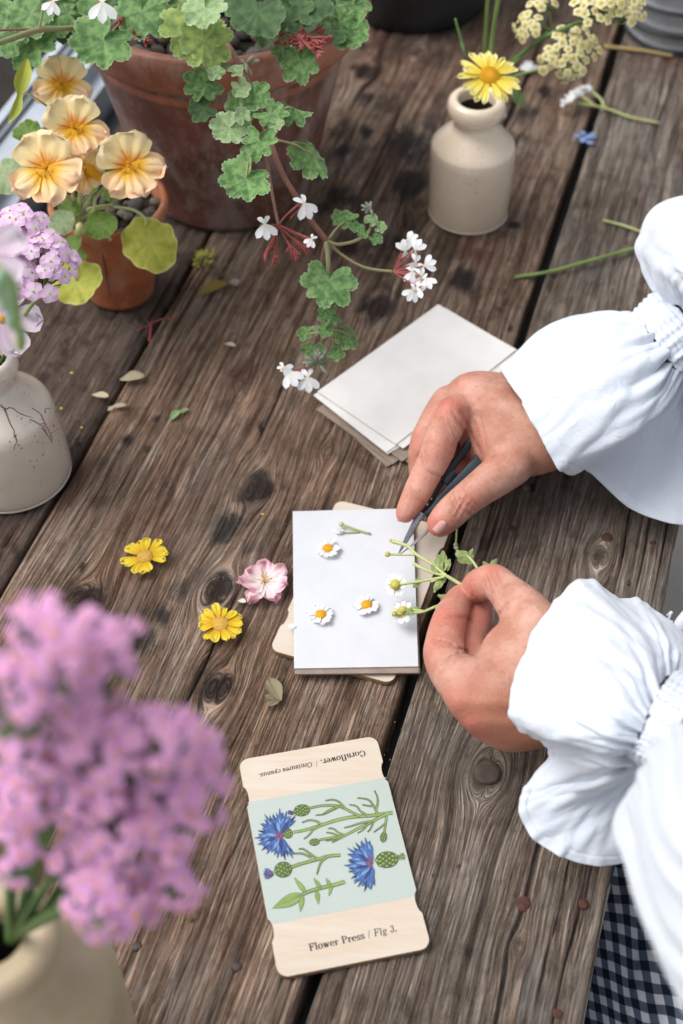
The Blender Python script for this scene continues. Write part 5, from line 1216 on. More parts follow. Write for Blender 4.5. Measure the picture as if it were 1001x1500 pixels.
# flower heads
rr = random.Random(8)
def head(cx, cy, a0, a1, R, n, w=17, core=(0, 0), inner=.22):
    for ring, (k, s, ms) in enumerate([(n, 1.0, ('bl', 'bd', 'bl')), (n, .82, ('bp', 'bl', 'bl')), (n - 3, .60, ('bl', 'bd', 'bp'))]):
        for i in range(k):
            a = a0 + (a1 - a0) * (i + .5 + rr.uniform(-.3, .3)) / k; L = R * s * rr.uniform(.86, 1.08)
            ca, sa = math.cos(math.radians(a)), math.sin(math.radians(a))
            lance(cx + ca * R * .12, cy + sa * R * .12, a, L * .9, w, ms[i % 3], 3.0)
            for da, f in ((-17, .55), (17, .55)):
                if ring < 2: lance(cx + ca * L * .42, cy + sa * L * .42, a + da, L * .46, w * .62, ms[(i + 1) % 3], 2.6)
    for i in range(16):
        a = math.radians(rr.uniform(a0, a1)); d = rr.uniform(0, inner) * R
        lance(cx + math.cos(a) * d, cy + math.sin(a) * d, rr.uniform(a0, a1), R * .17, 8, 'pu', 1.2)
head(196, 398, 55, 318, 138, 14, 20); head(718, 560, 88, 262, 158, 13, 21); head(160, 615, 150, 215, 62, 7, 10, inner=.5); head(274, 272, 165, 205, 36, 5, 8, inner=.6)
tag(ART.obj('cornflower_print', [M_LINE, M_GL, M_GD, M_BL, M_BD, M_BP, M_PU], pb, smooth=False))

# lettering: a small modern-face alphabet drawn as strokes, thick on the verticals
def arc(cx, cy, rx, ry, a0, a1, n=14): return [(cx + rx * math.cos(math.radians(a)), cy + ry * math.sin(math.radians(a))) for a in np.linspace(a0, a1, n)]
xh = .64
GLY = {
 'F': (.74, [[(.2, 0), (.2, 1)], [(.03, 0), (.38, 0)], [(.03, 1), (.68, 1)], [(.68, 1), (.68, .76)], [(.2, .52), (.5, .52)], [(.5, .64), (.5, .40)]]),
 'P': (.76, [[(.2, 0), (.2, 1)], [(.03, 0), (.38, 0)], [(.03, 1), (.40, 1)], arc(.40, .74, .28, .26, 90, -90), [(.40, .48), (.2, .48)]]),
 'C': (.86, [arc(.46, .5, .38, .5, 48, 312, 22), [(.74, .68), (.74, .98)], [(.74, .30), (.70, .12)]]),
 'o': (.62, [arc(.31, xh / 2, .25, xh / 2, 0, 360, 24)]),
 'r': (.50, [[(.16, 0), (.16, xh)], [(.02, 0), (.32, 0)], [(.02, xh), (.16, xh)], arc(.36, xh - .2, .20, .19, 170, 60, 8), ('dot', .43, xh - .10, .065)]),
 'n': (.70, [[(.15, 0), (.15, xh)], [(.02, 0), (.29, 0)], [(.02, xh), (.15, xh)], arc(.33, xh - .18, .18, .18, 175, 0, 10), [(.52, xh - .18), (.52, 0)], [(.40, 0), (.66, 0)]]),
 'f': (.42, [[(.17, 0), (.17, .82)], arc(.32, .82, .15, .18, 180, 60, 8), ('dot', .40, .92, .06), [(.03, 0), (.33, 0)], [(.02, xh), (.34, xh)]]),
 'l': (.34, [[(.17, 0), (.17, 1.02)], [(.03, 0), (.31, 0)], [(.03, 1.02), (.17, 1.02)]]),
 'w': (.88, [[(.10, xh), (.28, 0)], [(.28, 0), (.44, xh)], [(.40, xh), (.58, 0)], [(.58, 0), (.78, xh)], [(.01, xh), (.20, xh)], [(.34, xh), (.50, xh)], [(.68, xh), (.86, xh)]]),
 'e': (.56, [[(.08, xh * .53), (.50, xh * .53)], arc(.29, xh / 2, .23, xh / 2, 6, 318, 22)]),
 's': (.50, [arc(.25, xh * .75, .16, xh * .25, 40, 250, 12) + arc(.25, xh * .25, .17, xh * .25, 75, -140, 12), [(.41, xh - .16), (.41, xh)], [(.08, .16), (.08, 0)]]),
 't': (.40, [[(.17, .10), (.17, .86)], arc(.27, .10, .10, .10, 180, 330, 7), [(.03, xh), (.34, xh)]]),
 'a': (.60, [arc(.28, xh - .17, .17, .17, 160, 10, 9), [(.45, xh - .17), (.45, .08)], arc(.53, .08, .08, .08, 180, 290, 5), arc(.27, .18, .19, .18, 80, 350, 14), ('dot', .13, xh - .17, .055)]),
 'u': (.70, [[(.15, xh), (.15, .18)], arc(.33, .18, .18, .18, 180, 355, 10), [(.52, xh), (.52, 0)], [(.02, xh), (.15, xh)], [(.40, xh), (.52, xh)], [(.52, 0), (.66, 0)]]),
 'c': (.54, [arc(.30, xh / 2, .24, xh / 2, 60, 310, 18), ('dot', .43, xh - .13, .06)]),
 'y': (.66, [[(.12, xh), (.33, .02)], [(.56, xh), (.33, .02), (.25, -.18), (.14, -.24)], ('dot', .12, -.22, .06), [(.01, xh), (.24, xh)], [(.46, xh), (.64, xh)]]),
 'i': (.34, [[(.17, 0), (.17, xh)], [(.03, 0), (.31, 0)], [(.03, xh), (.17, xh)], ('dot', .17, .88, .085)]),
 'g': (.62, [arc(.28, xh - .20, .19, .20, 0, 360, 18), arc(.28, -.12, .22, .14, 0, 360, 18), [(.18, xh - .38), (.14, .08), (.24, .02), (.40, .0)], [(.44, xh - .06), (.56, xh)]]),
 '3': (.58, [arc(.27, .76, .17, .22, 160, -80, 12), arc(.26, .27, .22, .27, 85, -160, 14), ('dot', .11, .82, .06), ('dot', .09, .22, .07)]),
 '.': (.30, [('dot', .13, .07, .085)]), '/': (.44, [[(.04, -.12), (.40, 1.06)]]), ' ': (.32, [])}
TX = MB()
def text(s, origin, xdir, ydir, cap, thick, thin, slant=0.0, track=.06, width=1.0):
    x = 0
    for ch in s:
        adv, strokes = GLY[ch]
        for st in strokes:
            if st[0] == 'dot': pts = arc(st[1], st[2], st[3] * (1 + thick * 2), st[3] * (1 + thick * 2), 0, 330, 12); V = [(px, py) for px, py in pts]; F = [tuple(range(12))]
            else:
                p = np.array(st, float); p[:, 0] *= width
                if ch == '/': t_ = [thin * .8] * len(p)
                T = np.gradient(p, axis=0); T /= np.linalg.norm(T, axis=1)[:, None] + 1e-9; N = np.stack([-T[:, 1], T[:, 0]], 1)
                w = thin + (thick - thin) * np.abs(T[:, 1]) ** 2.2
                if ch == 'w' or ch == 'y' and len(p) == 2:
                    w[:] = thick if T[0, 1] < 0 else thin * 1.3
                if ch == '/': w[:] = thin
                L = p + N * w[:, None] / 2; R = p - N * w[:, None] / 2; V = list(L) + list(R); n = len(p); F = [(i, n + i, n + i + 1, i + 1) for i in range(n - 1)]
            TX.add([origin + xdir * cap * (x + vx + slant * vy) + ydir * cap * vy + Vector((0, 0, .00012)) for vx, vy in V], F)
        x += adv * width + track
    return x * cap
def measure(s, track, width=1): return sum(GLY[c][0] * width + track for c in s)
def line_between(s_parts, p0, p1):
    """set the parts so the whole line runs exactly from p0 to p1 along the print's baseline"""
    d = p1 - p0; L = d.length; xd = d.normalized(); yd = Vector((-xd.y, xd.x, 0))
    tot = sum(measure(s, k.get('track', .06)) * k.get('rel', 1) for s, k in s_parts); cap = L / tot; x = 0
    for s, k in s_parts:
        rel = k.get('rel', 1); text(s, p0 + xd * x, xd, yd, cap * rel, k['thick'], k['thin'], k.get('slant', 0), k.get('track', .06)); x += measure(s, k.get('track', .06)) * cap * rel
hb_ = on_card(454, 1393, 0); he_ = on_card(583, 1364, 0)
line_between([('Flower Press', dict(thick=.19, thin=.07, track=.085)), (' / ', dict(thick=.06, thin=.055, track=.05)), ('Fig 3.', dict(thick=.13, thin=.06, slant=.12, track=.07))], hb_, he_)
h0_ = on_card(534, 1099, 0); h1_ = on_card(379, 1134, 0)
line_between([('Cornflower.', dict(thick=.19, thin=.07, track=.07)), (' / ', dict(thick=.05, thin=.04, rel=.95)), ('Centaurea cyanus.', dict(thick=.15, thin=.08, slant=.2, rel=.78, track=.05))], h0_, h1_)
TX.obj('lettering', M_INK, pb, smooth=False)

# the second board lies turned under the card and paper being filled
hb2 = .0040
E1, E2, E3, E4 = [P(x, y, hb2) for x, y in ((492, 729), (664, 773), (575, 1011), (394, 947))]
c2 = (E1 + E2 + E3 + E4) / 4; y2 = ((E3 + E4) / 2 - (E1 + E2) / 2).normalized(); x2 = Vector((-y2.y, y2.x, 0)); w2, l2 = .0885, .1455
a2 = c2 - x2 * w2 / 2 - y2 * l2 / 2
pb2 = thing('press_board', 'plain birch press board lying turned under the white sheet with daisies', 'press board', Vector((c2.x, c2.y, TZ)))
outline_plate('board', press_outline(a2, a2 + x2 * w2, None, a2 + y2 * l2, .0065), .0006, hb2, [M_PLY, M_PLYEDGE], pb2)
KG2 = 'grey brown cards under the working sheet'
qk = [(432, 757), (606, 750), (614.5, 985), (433, 987)]
for i in range(3):
    q = [P(x + [0, 1.2, -.8][i], y + [0, .8, 0][i], .0055 + i * .0012) for x, y in qk]
    slab('card', [q[0], q[1], q[2], q[3]], .0042 + i * .0012, .0052 + i * .0012, M_KRAFT, label=['lowest grey brown card between the plain board and the working sheet', 'middle grey brown card under the working sheet', 'uppermost grey brown card directly under the working sheet'][i], cat='card', group=KG2)
HS = .0088
q = [P(x, y, HS) for x, y in ((429, 749), (605, 744.5), (613, 976), (431, 979))]
slab('paper_sheet', q, .0079, HS, M_SHEET, label='white sheet with chamomile heads laid out, in the centre', cat='paper')
# chamomile heads on it
CG = 'chamomile heads laid out on the white sheet'
def cham(px, py, h, label, seed, s=1.0, n=13, M=None, gap=None, dm=None, parent=None, nm='chamomile'):
    return ray_flower(nm, label, 'flower', M or flat(P(px, py, h), seed * 31, s, .12), n, .0060, .0040, .0042, M_PWHITE, dm or M_DISC, seed, CG, dome=.45, notch=.1, curl=.0, ndisc=70, gap=gap, m=.6, b0=.6, parent=parent, jit=.12)
cham(481, 804, HS + .002, 'chamomile head below the cut stem, top left of the white sheet', 41)
cham(470, 901, HS + .002, 'chamomile head at the lower left of the white sheet', 42)
cham(537, 887, HS + .002, 'chamomile head in the middle of the white sheet', 43, gap=(2,))
t = thing('chamomile_sprig', 'short forked green stem with a small white bud head on the sheet', 'flower', P(520, 778, HS))
mb = MB(); tube(mb, [P(543, 782, HS + .001), P(520, 775, HS + .002), P(502, 768, HS + .004)], .0008, k=6); tube(mb, [P(526, 779, HS + .001), P(508, 780, HS + .001), P(498, 778, HS + .003)], .0007, k=6); mb.obj('stem', M_STEMP, t)
mb = MB(); blob(mb, P(500, 768, HS + .004), (.002, .002, .0017), 0, 7, 9); mb.obj('bud', M_STEMP, t)
for k in range(7): v, f, a, b = petal_geo(L=.0042, Wd=.0028, nu=5, nv=5); mb = MB(); mb.add(v, f, 0, a, b); inst('petal', mb.mesh('petal', [M_PWHITE]), flat(P(497, 776, HS + .002), 100 + k * 22, 1, .2 * (k % 2)), t)
PG = 'loose white petals on the white sheet'
for px, py, a, lb in [(434, 918, 80, 'loose white petal hanging over the left edge of the white sheet'), (462, 893, 120, 'fallen white petal touching the lower left chamomile head')]:
    v, f, ar, br = petal_geo(L=.006, Wd=.004, nu=6, nv=5); mb = MB(); mb.add(v, f, 0, ar, br); inst('petal', mb.mesh('petal', [M_PWHITE]), flat(P(px, py, HS + .0008), a), None, lb, 'petal', PG)

# ---------------------------------------------------------------- the sprig being cut, the snips
sp = thing('chamomile_sprig', 'green chamomile sprig held in the left hand above the white sheet', 'flower', P(690, 862, .058))
tip = (684, 862, .060)
def st(pts, r=.0008): mb = MB(); tube(mb, [P(*q) for q in pts], r, k=7, n=8 * len(pts)); mb.obj('stem', M_STEMP, sp)
st([tip, (665, 850, .056), (655, 844, .053)], [.0013, .0013, .0012]); st([(655, 844, .053), (632, 826, .048), (610, 812, .044), (597, 800, .042), (575, 793, .040)], [.0011, .0011, .0012, .0013, .0015])
st([(612, 812, .044), (595, 813, .042), (572, 812, .040)], [.0009, .0007, .0009]); st([(655, 844, .053), (632, 838, .047), (606, 826, .042)], [.0011, .0010, .0014]); st([(652, 845, .052), (630, 849, .046), (608, 853, .040), (585, 856, .034)], [.0010, .0009, .0009, .0011])
st([(648, 846, .05), (632, 852, .046)], .0009); st([(673, 878, .056), (655, 884, .046), (640, 888, .040), (620, 896, .032), (598, 898, .026), (580, 899, .024)], [.0012, .0011, .0010, .0010, .0010, .0009]); st([(620, 895, .032), (600, 892, .028)], .0009); st([(686, 815, .06), (694, 824, .062), (704, 840, .064)], .0010)
def bd(px, py, h, r): mb = MB(); blob(mb, P(px, py, h), (r, r, r * .85), 0, 8, 10); mb.obj('bud', M_DISCG, sp)
bd(568, 812, .040, .0021); bd(580, 857, .034, .0031); bd(578, 899, .024, .0022); bd(591, 893, .027, .0028); bd(573, 792, .040, .0014)
cham(0, 0, 0, None, 44, .95, 11, M=facing(580, 857, .0315, 90, -.6, 0), dm=M_DISCG, parent=sp, nm='flower_head')
cham(0, 0, 0, None, 45, .7, 8, M=facing(590, 897, .023, 90, -.4, 0), dm=M_DISCG, parent=sp, nm='flower_head')
CLF = [leaf_mesh('small', 80 + i, M_CHL, cup=.1, fold=.3) for i in range(3)]
def cleaf(px, py, h, ang, r, sx=.6): 
    M = facing(px, py, h, ang, rs.uniform(-.3, .3), rs.uniform(-.2, .3), r * MM(py, h)) @ Matrix.Diagonal((sx, 1.25, 1, 1)); inst('leaf', CLF[int(px) % 3], M, sp)
for q in [(643, 828, .05, 100, 13), (650, 822, .05, 95, 11), (639, 835, .05, 130, 9), (656, 829, .052, 75, 8), (645, 853, .048, 235, 11), (640, 858, .046, 250, 8), (612, 853, .040, 230, 8, .8), (655, 877, .05, 160, 11), (664, 873, .053, 60, 9), (650, 884, .046, 215, 10), (645, 888, .044, 190, 7), (607, 892, .03, 180, 7), (602, 897, .03, 150, 6),
          (683, 816, .06, 165, 12, .9), (677, 812, .06, 140, 8), (690, 812, .06, 70, 7), (715, 832, .07, 120, 9, .9), (722, 828, .07, 60, 8), (730, 833, .068, 0, 6), (708, 836, .068, 160, 6)]: cleaf(*q)
t = thing('daisy_bud', 'tiny white tipped bud on a short stem in the plank gap', 'flower', P(668, 795, .002))
mb = MB(); tube(mb, [P(670, 770, .006), P(669, 783, .006), P(668, 796, .004)], .0007, k=6); mb.obj('stem', M_STEMP, t)
mb = MB(); blob(mb, P(668, 798, .004), (.0019, .0019, .0016), 0, 6, 8); mb.obj('bud', M_STEMP, t)
for k in range(4): v, f, a, b = petal_geo(L=.0028, Wd=.0016, nu=4, nv=4); mb = MB(); mb.add(v, f, 0, a, b); inst('petal', mb.mesh('petal', [M_PWHITE]), flat(P(668, 800, .004), 150 + k * 20), t)

sc = thing('thread_snips', 'black thread snips with pointed steel blades in the right hand', 'scissors', P(640, 720, .02))
def bar(mb, pts, wd, th, mat=0):
    """flat bar swept along traced points: widths across the view, thickness towards it"""
    p = spline([tuple(P(*q)) + (w, ) for q, w in zip(pts, wd)], 7 * len(pts)); C = p[:, :3]; T = np.gradient(C, axis=0); T /= np.linalg.norm(T, axis=1)[:, None]; V = []
    for i in range(len(C)):
        X = np.cross(T[i], np.array(BACK)); X /= np.linalg.norm(X); Nn = np.cross(X, T[i]); w = p[i, 3]
        for sx, sn in ((-1, -.6), (-.75, -1), (.75, -1), (1, -.6), (1, .6), (.75, 1), (-.75, 1), (-1, .6)): V.append(C[i] + X * w * sx + Nn * th * sn * min(1, w / .001))
    n = len(C); mb.add(V, grid_faces(n, 8, wrap_v=True) + [tuple(range(8)), tuple((n - 1) * 8 + j for j in range(8))[::-1]], mat)
mb = MB(); bar(mb, [(693, 640, .056), (684, 655, .052), (668, 676, .047), (648, 702, .042), (630, 730, .037), (616, 750, .033)], [.0020, .0028, .0030, .0028, .0030, .0026], .0016); mb.obj('handle', M_BLACK, sc)
mb = MB(); bar(mb, [(702, 668, .050), (697, 680, .049), (682, 695, .046), (664, 712, .042), (646, 730, .038), (634, 746, .034), (622, 754, .032)], [.0030, .0042, .0040, .0034, .0030, .0028, .0022], .0014); mb.obj('handle', M_GREYSTEEL, sc)
mb = MB(); bar(mb, [(666, 692, .044), (658, 700, .043), (652, 708, .042)], [.0024, .0030, .0024], .0010); mb.obj('spring', M_GREYSTEEL, sc)
mb = MB(); bar(mb, [(617, 752, .033), (608, 768, .033), (596, 790, .035), (583, 813, .039)], [.0026, .0025, .0017, .0002], .0007); mb.obj('blade', M_BLADE, sc)
mb = MB(); bar(mb, [(634, 766, .036), (624, 780, .037), (610, 793, .038), (597, 804, .039), (584, 813, .040)], [.0013, .0011, .0009, .0006, .0002], .0010); mb.obj('blade', M_WIRE, sc)
for px, py in ((632, 731), (626, 739)):
    mb = MB(); blob(mb, P(px, py, .0385), (.0011, .0011, .0011), 0, 6, 10); mb.obj('rivet', M_WIRE, sc)
# ---------------------------------------------------------------- the person: hands and forearms from a distance field
class Field:
    def __init__(s, lo, hi, step):
        s.lo = np.array(lo); s.h = step
        s.n = np.ceil((np.array(hi) - s.lo) / step).astype(int) + 1
        ax = [s.lo[i] + np.arange(s.n[i]) * step for i in range(3)]
        s.X = np.stack(np.meshgrid(*ax, indexing='ij'), -1).astype(np.float32)
    def sub(s, pts, m):
        pts = np.array(pts); i0 = np.clip(((pts.min(0) - m - s.lo) / s.h).astype(int), 0, s.n); i1 = np.clip(((pts.max(0) + m - s.lo) / s.h).astype(int) + 2, 0, s.n)
        return tuple(slice(a, b) for a, b in zip(i0, i1))
    def cone(s, a, b, ra, rb, m=.022, far=.03):
        a = np.array(a, np.float32); b = np.array(b, np.float32); ab = b - a; L2 = float(ab @ ab) + 1e-12
        R = np.full(tuple(s.n), far, np.float32); q = s.sub([a, b], max(ra, rb) + m); X = s.X[q] - a
        t = np.clip((X @ ab) / L2, 0, 1)
        R[q] = np.minimum(np.sqrt(np.maximum(0, (X * X).sum(-1) - 2 * t * (X @ ab) + t * t * L2)) - (ra + (rb - ra) * t), far); return R
    def ell(s, c, axes, r):
        d = s.X - np.array(c, np.float32); q = np.stack([d @ np.array(ax, np.float32) / rr for ax, rr in zip(axes, r)], -1)
        k = np.linalg.norm(q, axis=-1); return (k - 1) * min(r)
def smin(a, b, k):
    h = np.clip(.5 + .5 * (b - a) / k, 0, 1); return b + (a - b) * h - k * h * (1 - h)
def nets(F, V):
    """surface nets: vertices and quads of the zero level"""
    ins = V < 0; nx, ny, nz = V.shape
    cube = np.zeros((nx - 1, ny - 1, nz - 1), np.int16)
    for i in (0, 1):
        for j in (0, 1):
            for k in (0, 1): cube += ins[i:nx - 1 + i, j:ny - 1 + j, k:nz - 1 + k]
    act = (cube > 0) & (cube < 8); idx = -np.ones(act.shape, np.int64); ii = np.argwhere(act); idx[act] = np.arange(len(ii))
    acc = np.zeros((len(ii), 3)); cnt = np.zeros(len(ii)); o = ii
    C = [(i, j, k) for i in (0, 1) for j in (0, 1) for k in (0, 1)]
    for c in C:
        for ax in range(3):
            if c[ax]: continue
            d = list(c); d[ax] = 1
            v0 = V[o[:, 0] + c[0], o[:, 1] + c[1], o[:, 2] + c[2]]; v1 = V[o[:, 0] + d[0], o[:, 1] + d[1], o[:, 2] + d[2]]
            m = (v0 < 0) != (v1 < 0); t = np.where(m, v0 / np.where(v0 == v1, 1, v0 - v1), 0)
            p = np.tile(np.array(c, float), (len(o), 1)); p[:, ax] += t
            acc[m] += p[m]; cnt[m] += 1
    P_ = F.lo + (o + acc / cnt[:, None]) * F.h
    Q_ = []
    for ax in range(3):
        sl0 = [slice(None)] * 3; sl1 = [slice(None)] * 3; sl0[ax] = slice(0, -1); sl1[ax] = slice(1, None)
        a, b = ins[tuple(sl0)], ins[tuple(sl1)]
        e = np.argwhere(a != b); u, v = [(1, 2), (2, 0), (0, 1)][ax]
        ok = (e[:, u] > 0) & (e[:, v] > 0) & (e[:, u] < act.shape[u]) & (e[:, v] < act.shape[v]); e = e[ok]
        s = a[e[:, 0], e[:, 1], e[:, 2]]
        def at(du, dv): q = e.copy(); q[:, u] -= du; q[:, v] -= dv; return idx[q[:, 0], q[:, 1], q[:, 2]]
        q = np.stack([at(0, 0), at(1, 0), at(1, 1), at(0, 1)], 1); q[~s] = q[~s][:, ::-1]; Q_.append(q[:, ::-1] if False else q)
    Q_ = np.concatenate(Q_); Q_ = Q_[(Q_ >= 0).all(1)]
    return P_, Q_
def H3(q): return np.array(P(*q))
def sample_curve(pts, rad, n=None):
    p = np.array([list(H3(q)) + [r] for q, r in zip(pts, rad)]); return spline(p, n or 6 * len(pts))
def limb(F, pts, rad, k=.0015):
    d = sample_curve(pts, rad, 5 * (len(pts) - 1) + 1); R = None
    for i in range(len(d) - 1):
        c = F.cone(d[i, :3], d[i + 1, :3], d[i, 3], d[i + 1, 3]); R = c if R is None else smin(R, c, k)
    return R
def build_hand(digits, palm, creases, bumps, ridges, step, webk=.0042):
    allp = np.concatenate([sample_curve(p, r)[:, :3] for _, p, r, _ in digits] + [sample_curve(p, r)[:, :3] for p, r in palm])
    lo = allp.min(0) - .028; hi = allp.max(0) + .028
    F = Field(lo, hi, step); D = None
    for p, r in palm: L = limb(F, p, r, .006); D = L if D is None else smin(D, L, .013)
    fing = []
    for nm, p, r, k in digits: fing.append((limb(F, p, r), k))
    # fingers stay apart from each other and grow softly out of the palm
    FF = None
    for f, k in fing: FF = f if FF is None else smin(FF, f, .0014)
    kk = fing[0][1]
    D = smin(D, FF, webk)
    for q, r, d in bumps:          # knuckles, tendons, joint swellings
        sb = F.sub([H3(q)], 3 * r); dist2 = ((F.X[sb] - H3(q).astype(np.float32)) ** 2).sum(-1); D[sb] -= d * np.exp(-dist2 / r ** 2)
    CR = []
    DX = F.X[..., 0]; DY = F.X[..., 1]; DZ = F.X[..., 2] - (TZ + CH); zc = -(DY * CP - DZ * SP); zc = -zc
    fwd_ = DY * CP - DZ * SP; up_ = DY * SP + DZ * CP; PX = 500.5 + FPX * DX / fwd_; PY = 750 - FPX * up_ / fwd_
    def near2(a, b, w, e=0):
        ax, ay, bx, by = a[0], a[1], b[0], b[1]; L2 = (bx - ax) ** 2 + (by - ay) ** 2
        t = np.clip(((PX - ax) * (bx - ax) + (PY - ay) * (by - ay)) / L2, 0, 1); d = np.hypot(PX - ax - t * (bx - ax), PY - ay - t * (by - ay)) * .00048
        hm = (a[2] + b[2]) / 2; return np.exp(-(d / w) ** 2) * np.clip((F.X[..., 2] - (TZ + hm - .030)) / .012, 0, 1)
    for a, b, w, d in ridges:
        D -= d * near2(a, b, w)
    for a, b, w, d in creases:
        D += .62 * d * near2(a, b, w * .9); CR.append((a, b, w))
    Vp, Q_ = nets(F, D.astype(np.float32))
    vf = Vp[:, 1] * CP - (Vp[:, 2] - TZ - CH) * SP; vu = Vp[:, 1] * SP + (Vp[:, 2] - TZ - CH) * CP; vx = 500.5 + FPX * Vp[:, 0] / vf; vy = 750 - FPX * vu / vf
    cr = np.zeros(len(Vp))
    for a, b, w in CR:
        L2 = (b[0] - a[0]) ** 2 + (b[1] - a[1]) ** 2; t = np.clip(((vx - a[0]) * (b[0] - a[0]) + (vy - a[1]) * (b[1] - a[1])) / L2, 0, 1)
        dd = np.hypot(vx - a[0] - t * (b[0] - a[0]), vy - a[1] - t * (b[1] - a[1])) * .00048
        cr = np.maximum(cr, np.exp(-(dd / (w * .75)) ** 2) * np.clip((Vp[:, 2] - (TZ + (a[2] + b[2]) / 2 - .03)) / .012, 0, 1))
    return Vp, Q_, cr
def redness(Vp, pts):
    r = np.zeros(len(Vp))
    for q, rad, w in pts: r = np.maximum(r, w * np.exp(-(np.linalg.norm(Vp - H3(q), axis=1) / rad) ** 2))
    return r

# right hand (holding the snips)
dig_r = [('index', [(668, 603, .064), (650, 634, .068), (640, 664, .062), (622, 700, .050), (609, 726, .043), (594, 752, .036)], [.0125, .0120, .0112, .0100, .0093, .0068], .01),
         ('middle', [(655, 588, .058), (634, 622, .056), (621, 652, .048), (618, 686, .034), (624, 712, .024), (638, 716, .018)], [.0115, .0105, .0100, .0092, .0085, .0070], .01),
         ('ring', [(680, 580, .050), (660, 620, .036), (655, 655, .026), (668, 678, .024), (682, 684, .028)], [.0110, .0100, .0095, .0088, .0070], .01),
         ('little', [(712, 590, .044), (698, 630, .030), (700, 660, .022), (712, 676, .022)], [.0100, .0088, .0082, .0065], .01),
         ('thumb', [(752, 680, .054), (722, 702, .050), (695, 722, .046), (672, 741, .043), (656, 756, .041), (644, 768, .039)], [.0150, .0135, .0118, .0112, .0105, .0088], .01)]
palm_r = [([(682, 584, .056), (720, 600, .058), (768, 622, .056), (830, 600, .066)], [.0155, .0190, .0205, .0215]),
          ([(700, 575, .052), (745, 585, .052), (790, 605, .056)], [.0130, .0165, .0200]),
          ([(708, 618, .050), (745, 648, .050), (785, 650, .054), (830, 625, .064)], [.0150, .0185, .0200, .0215]),
          ([(690, 625, .048), (715, 650, .046), (742, 668, .050)], [.0100, .0125, .0150]),
          ([(830, 610, .066), (880, 570, .080), (920, 540, .092)], [.0215, .0215, .0205])]
T = .003
def arcs(c, w, d, h):
    return [((a[0], a[1], h), (b[0], b[1], h), w, d) for a, b in zip(c[:-1], c[1:])]
crease_r = arcs([(665, 722), (668, 733), (676, 744), (686, 752), (695, 757)], .0010, .0009, .055) + arcs([(660, 728), (664, 738), (672, 750), (680, 757)], .0009, .0007, .055) + arcs([(671, 718), (676, 728), (686, 740), (697, 748)], .0009, .0007, .055) + arcs([(678, 716), (690, 730), (702, 741)], .0008, .0004, .055) + \
    arcs([(627, 688), (635, 694), (646, 698)], .0010, .0007, .060) + arcs([(612, 666), (618, 676), (622, 686)], .0009, .0006, .06) + arcs([(616, 662), (623, 671), (627, 680)], .0009, .0005, .06) + arcs([(600, 712), (608, 722), (617, 728)], .0008, .0005, .05) + arcs([(658, 620), (665, 636), (672, 652), (683, 655)], .0012, .0008, .070) + arcs([(650, 630), (658, 646), (668, 656)], .0009, .0004, .070) + \
    arcs([(676, 604), (684, 618), (690, 634), (700, 655), (705, 664)], .0014, .0012, .068) + arcs([(693, 610), (700, 628), (706, 648)], .0009, .0005, .068) + arcs([(704, 608), (709, 626), (713, 645)], .0009, .0004, .068) + [((668, 757, .056), (684, 727, .060), .0011, .0010), ((676, 760, .056), (691, 735, .060), .0009, .0007), ((661, 751, .056), (675, 727, .060), .0009, .0006), ((688, 752, .058), (696, 738, .060), .0008, .0006),
            ((625, 690, .064), (650, 701, .060), .0010, .0006), ((602, 723, .054), (622, 737, .050), .0009, .0005), ((600, 716, .054), (612, 722, .054), .0009, .0004),
            ((663, 603, .080), (685, 640, .072), .0016, .0014), ((672, 656, .074), (686, 645, .066), .0012, .0008), ((655, 612, .081), (668, 630, .079), .0013, .0007), ((647, 610, .080), (660, 640, .078), .0010, .0004),
            ((696, 620, .072), (703, 660, .064), .0016, .0008), ((706, 625, .074), (712, 652, .066), .0013, .0005),
            ((617, 668, .066), (624, 682, .062), .0012, .0006), ((622, 660, .068), (629, 672, .066), .0012, .0004)]
bumps_r = [((655, 592, .078), .010, .0022), ((683, 560, .068), .009, .0022), ((662, 608, .078), .007, .0010), ((690, 600, .078), .006, -.0010), ((625, 655, .058), .008, .0010), ((640, 655, .074), .007, .0008), ((700, 555, .062), .008, .0012), ((808, 650, .066), .009, .0012), ((735, 580, .074), .014, .0010), ((790, 560, .070), .010, .0012)]
VR, QR, CRr = build_hand(dig_r, palm_r, crease_r, bumps_r, [((660, 590, .080), (745, 600, .078), .0045, .0011), ((684, 562, .072), (760, 592, .076), .0042, .0009), ((700, 600, .079), (740, 628, .078), .003, .0006), ((690, 585, .080), (770, 575, .074), .0022, .0005), ((745, 560, .070), (790, 590, .074), .0022, .0005)], .00095)
# left hand (pinching the sprig)
dig_l = [('index', [(690, 1008, .088), (664, 985, .088), (652, 958, .086), (653, 930, .080), (662, 900, .073), (675, 874, .066)], [.0150, .0135, .0122, .0112, .0102, .0080], .01),
         ('middle', [(700, 1000, .072), (688, 972, .066), (686, 950, .062), (694, 920, .058), (700, 895, .056), (698, 878, .055)], [.0130, .0115, .0108, .0102, .0094, .0076], .01),
         ('ring', [(712, 1030, .062), (690, 1000, .050), (686, 968, .044), (704, 940, .042), (716, 930, .044)], [.0120, .0110, .0102, .0096, .0080], .01),
         ('little', [(740, 1050, .054), (716, 1020, .040), (712, 985, .036), (728, 960, .040)], [.0110, .0098, .0090, .0075], .01),
         ('thumb', [(790, 925, .094), (764, 893, .092), (742, 867, .088), (724, 853, .084), (706, 856, .078), (694, 864, .071)], [.0175, .0142, .0112, .0104, .0104, .0086], .01)]
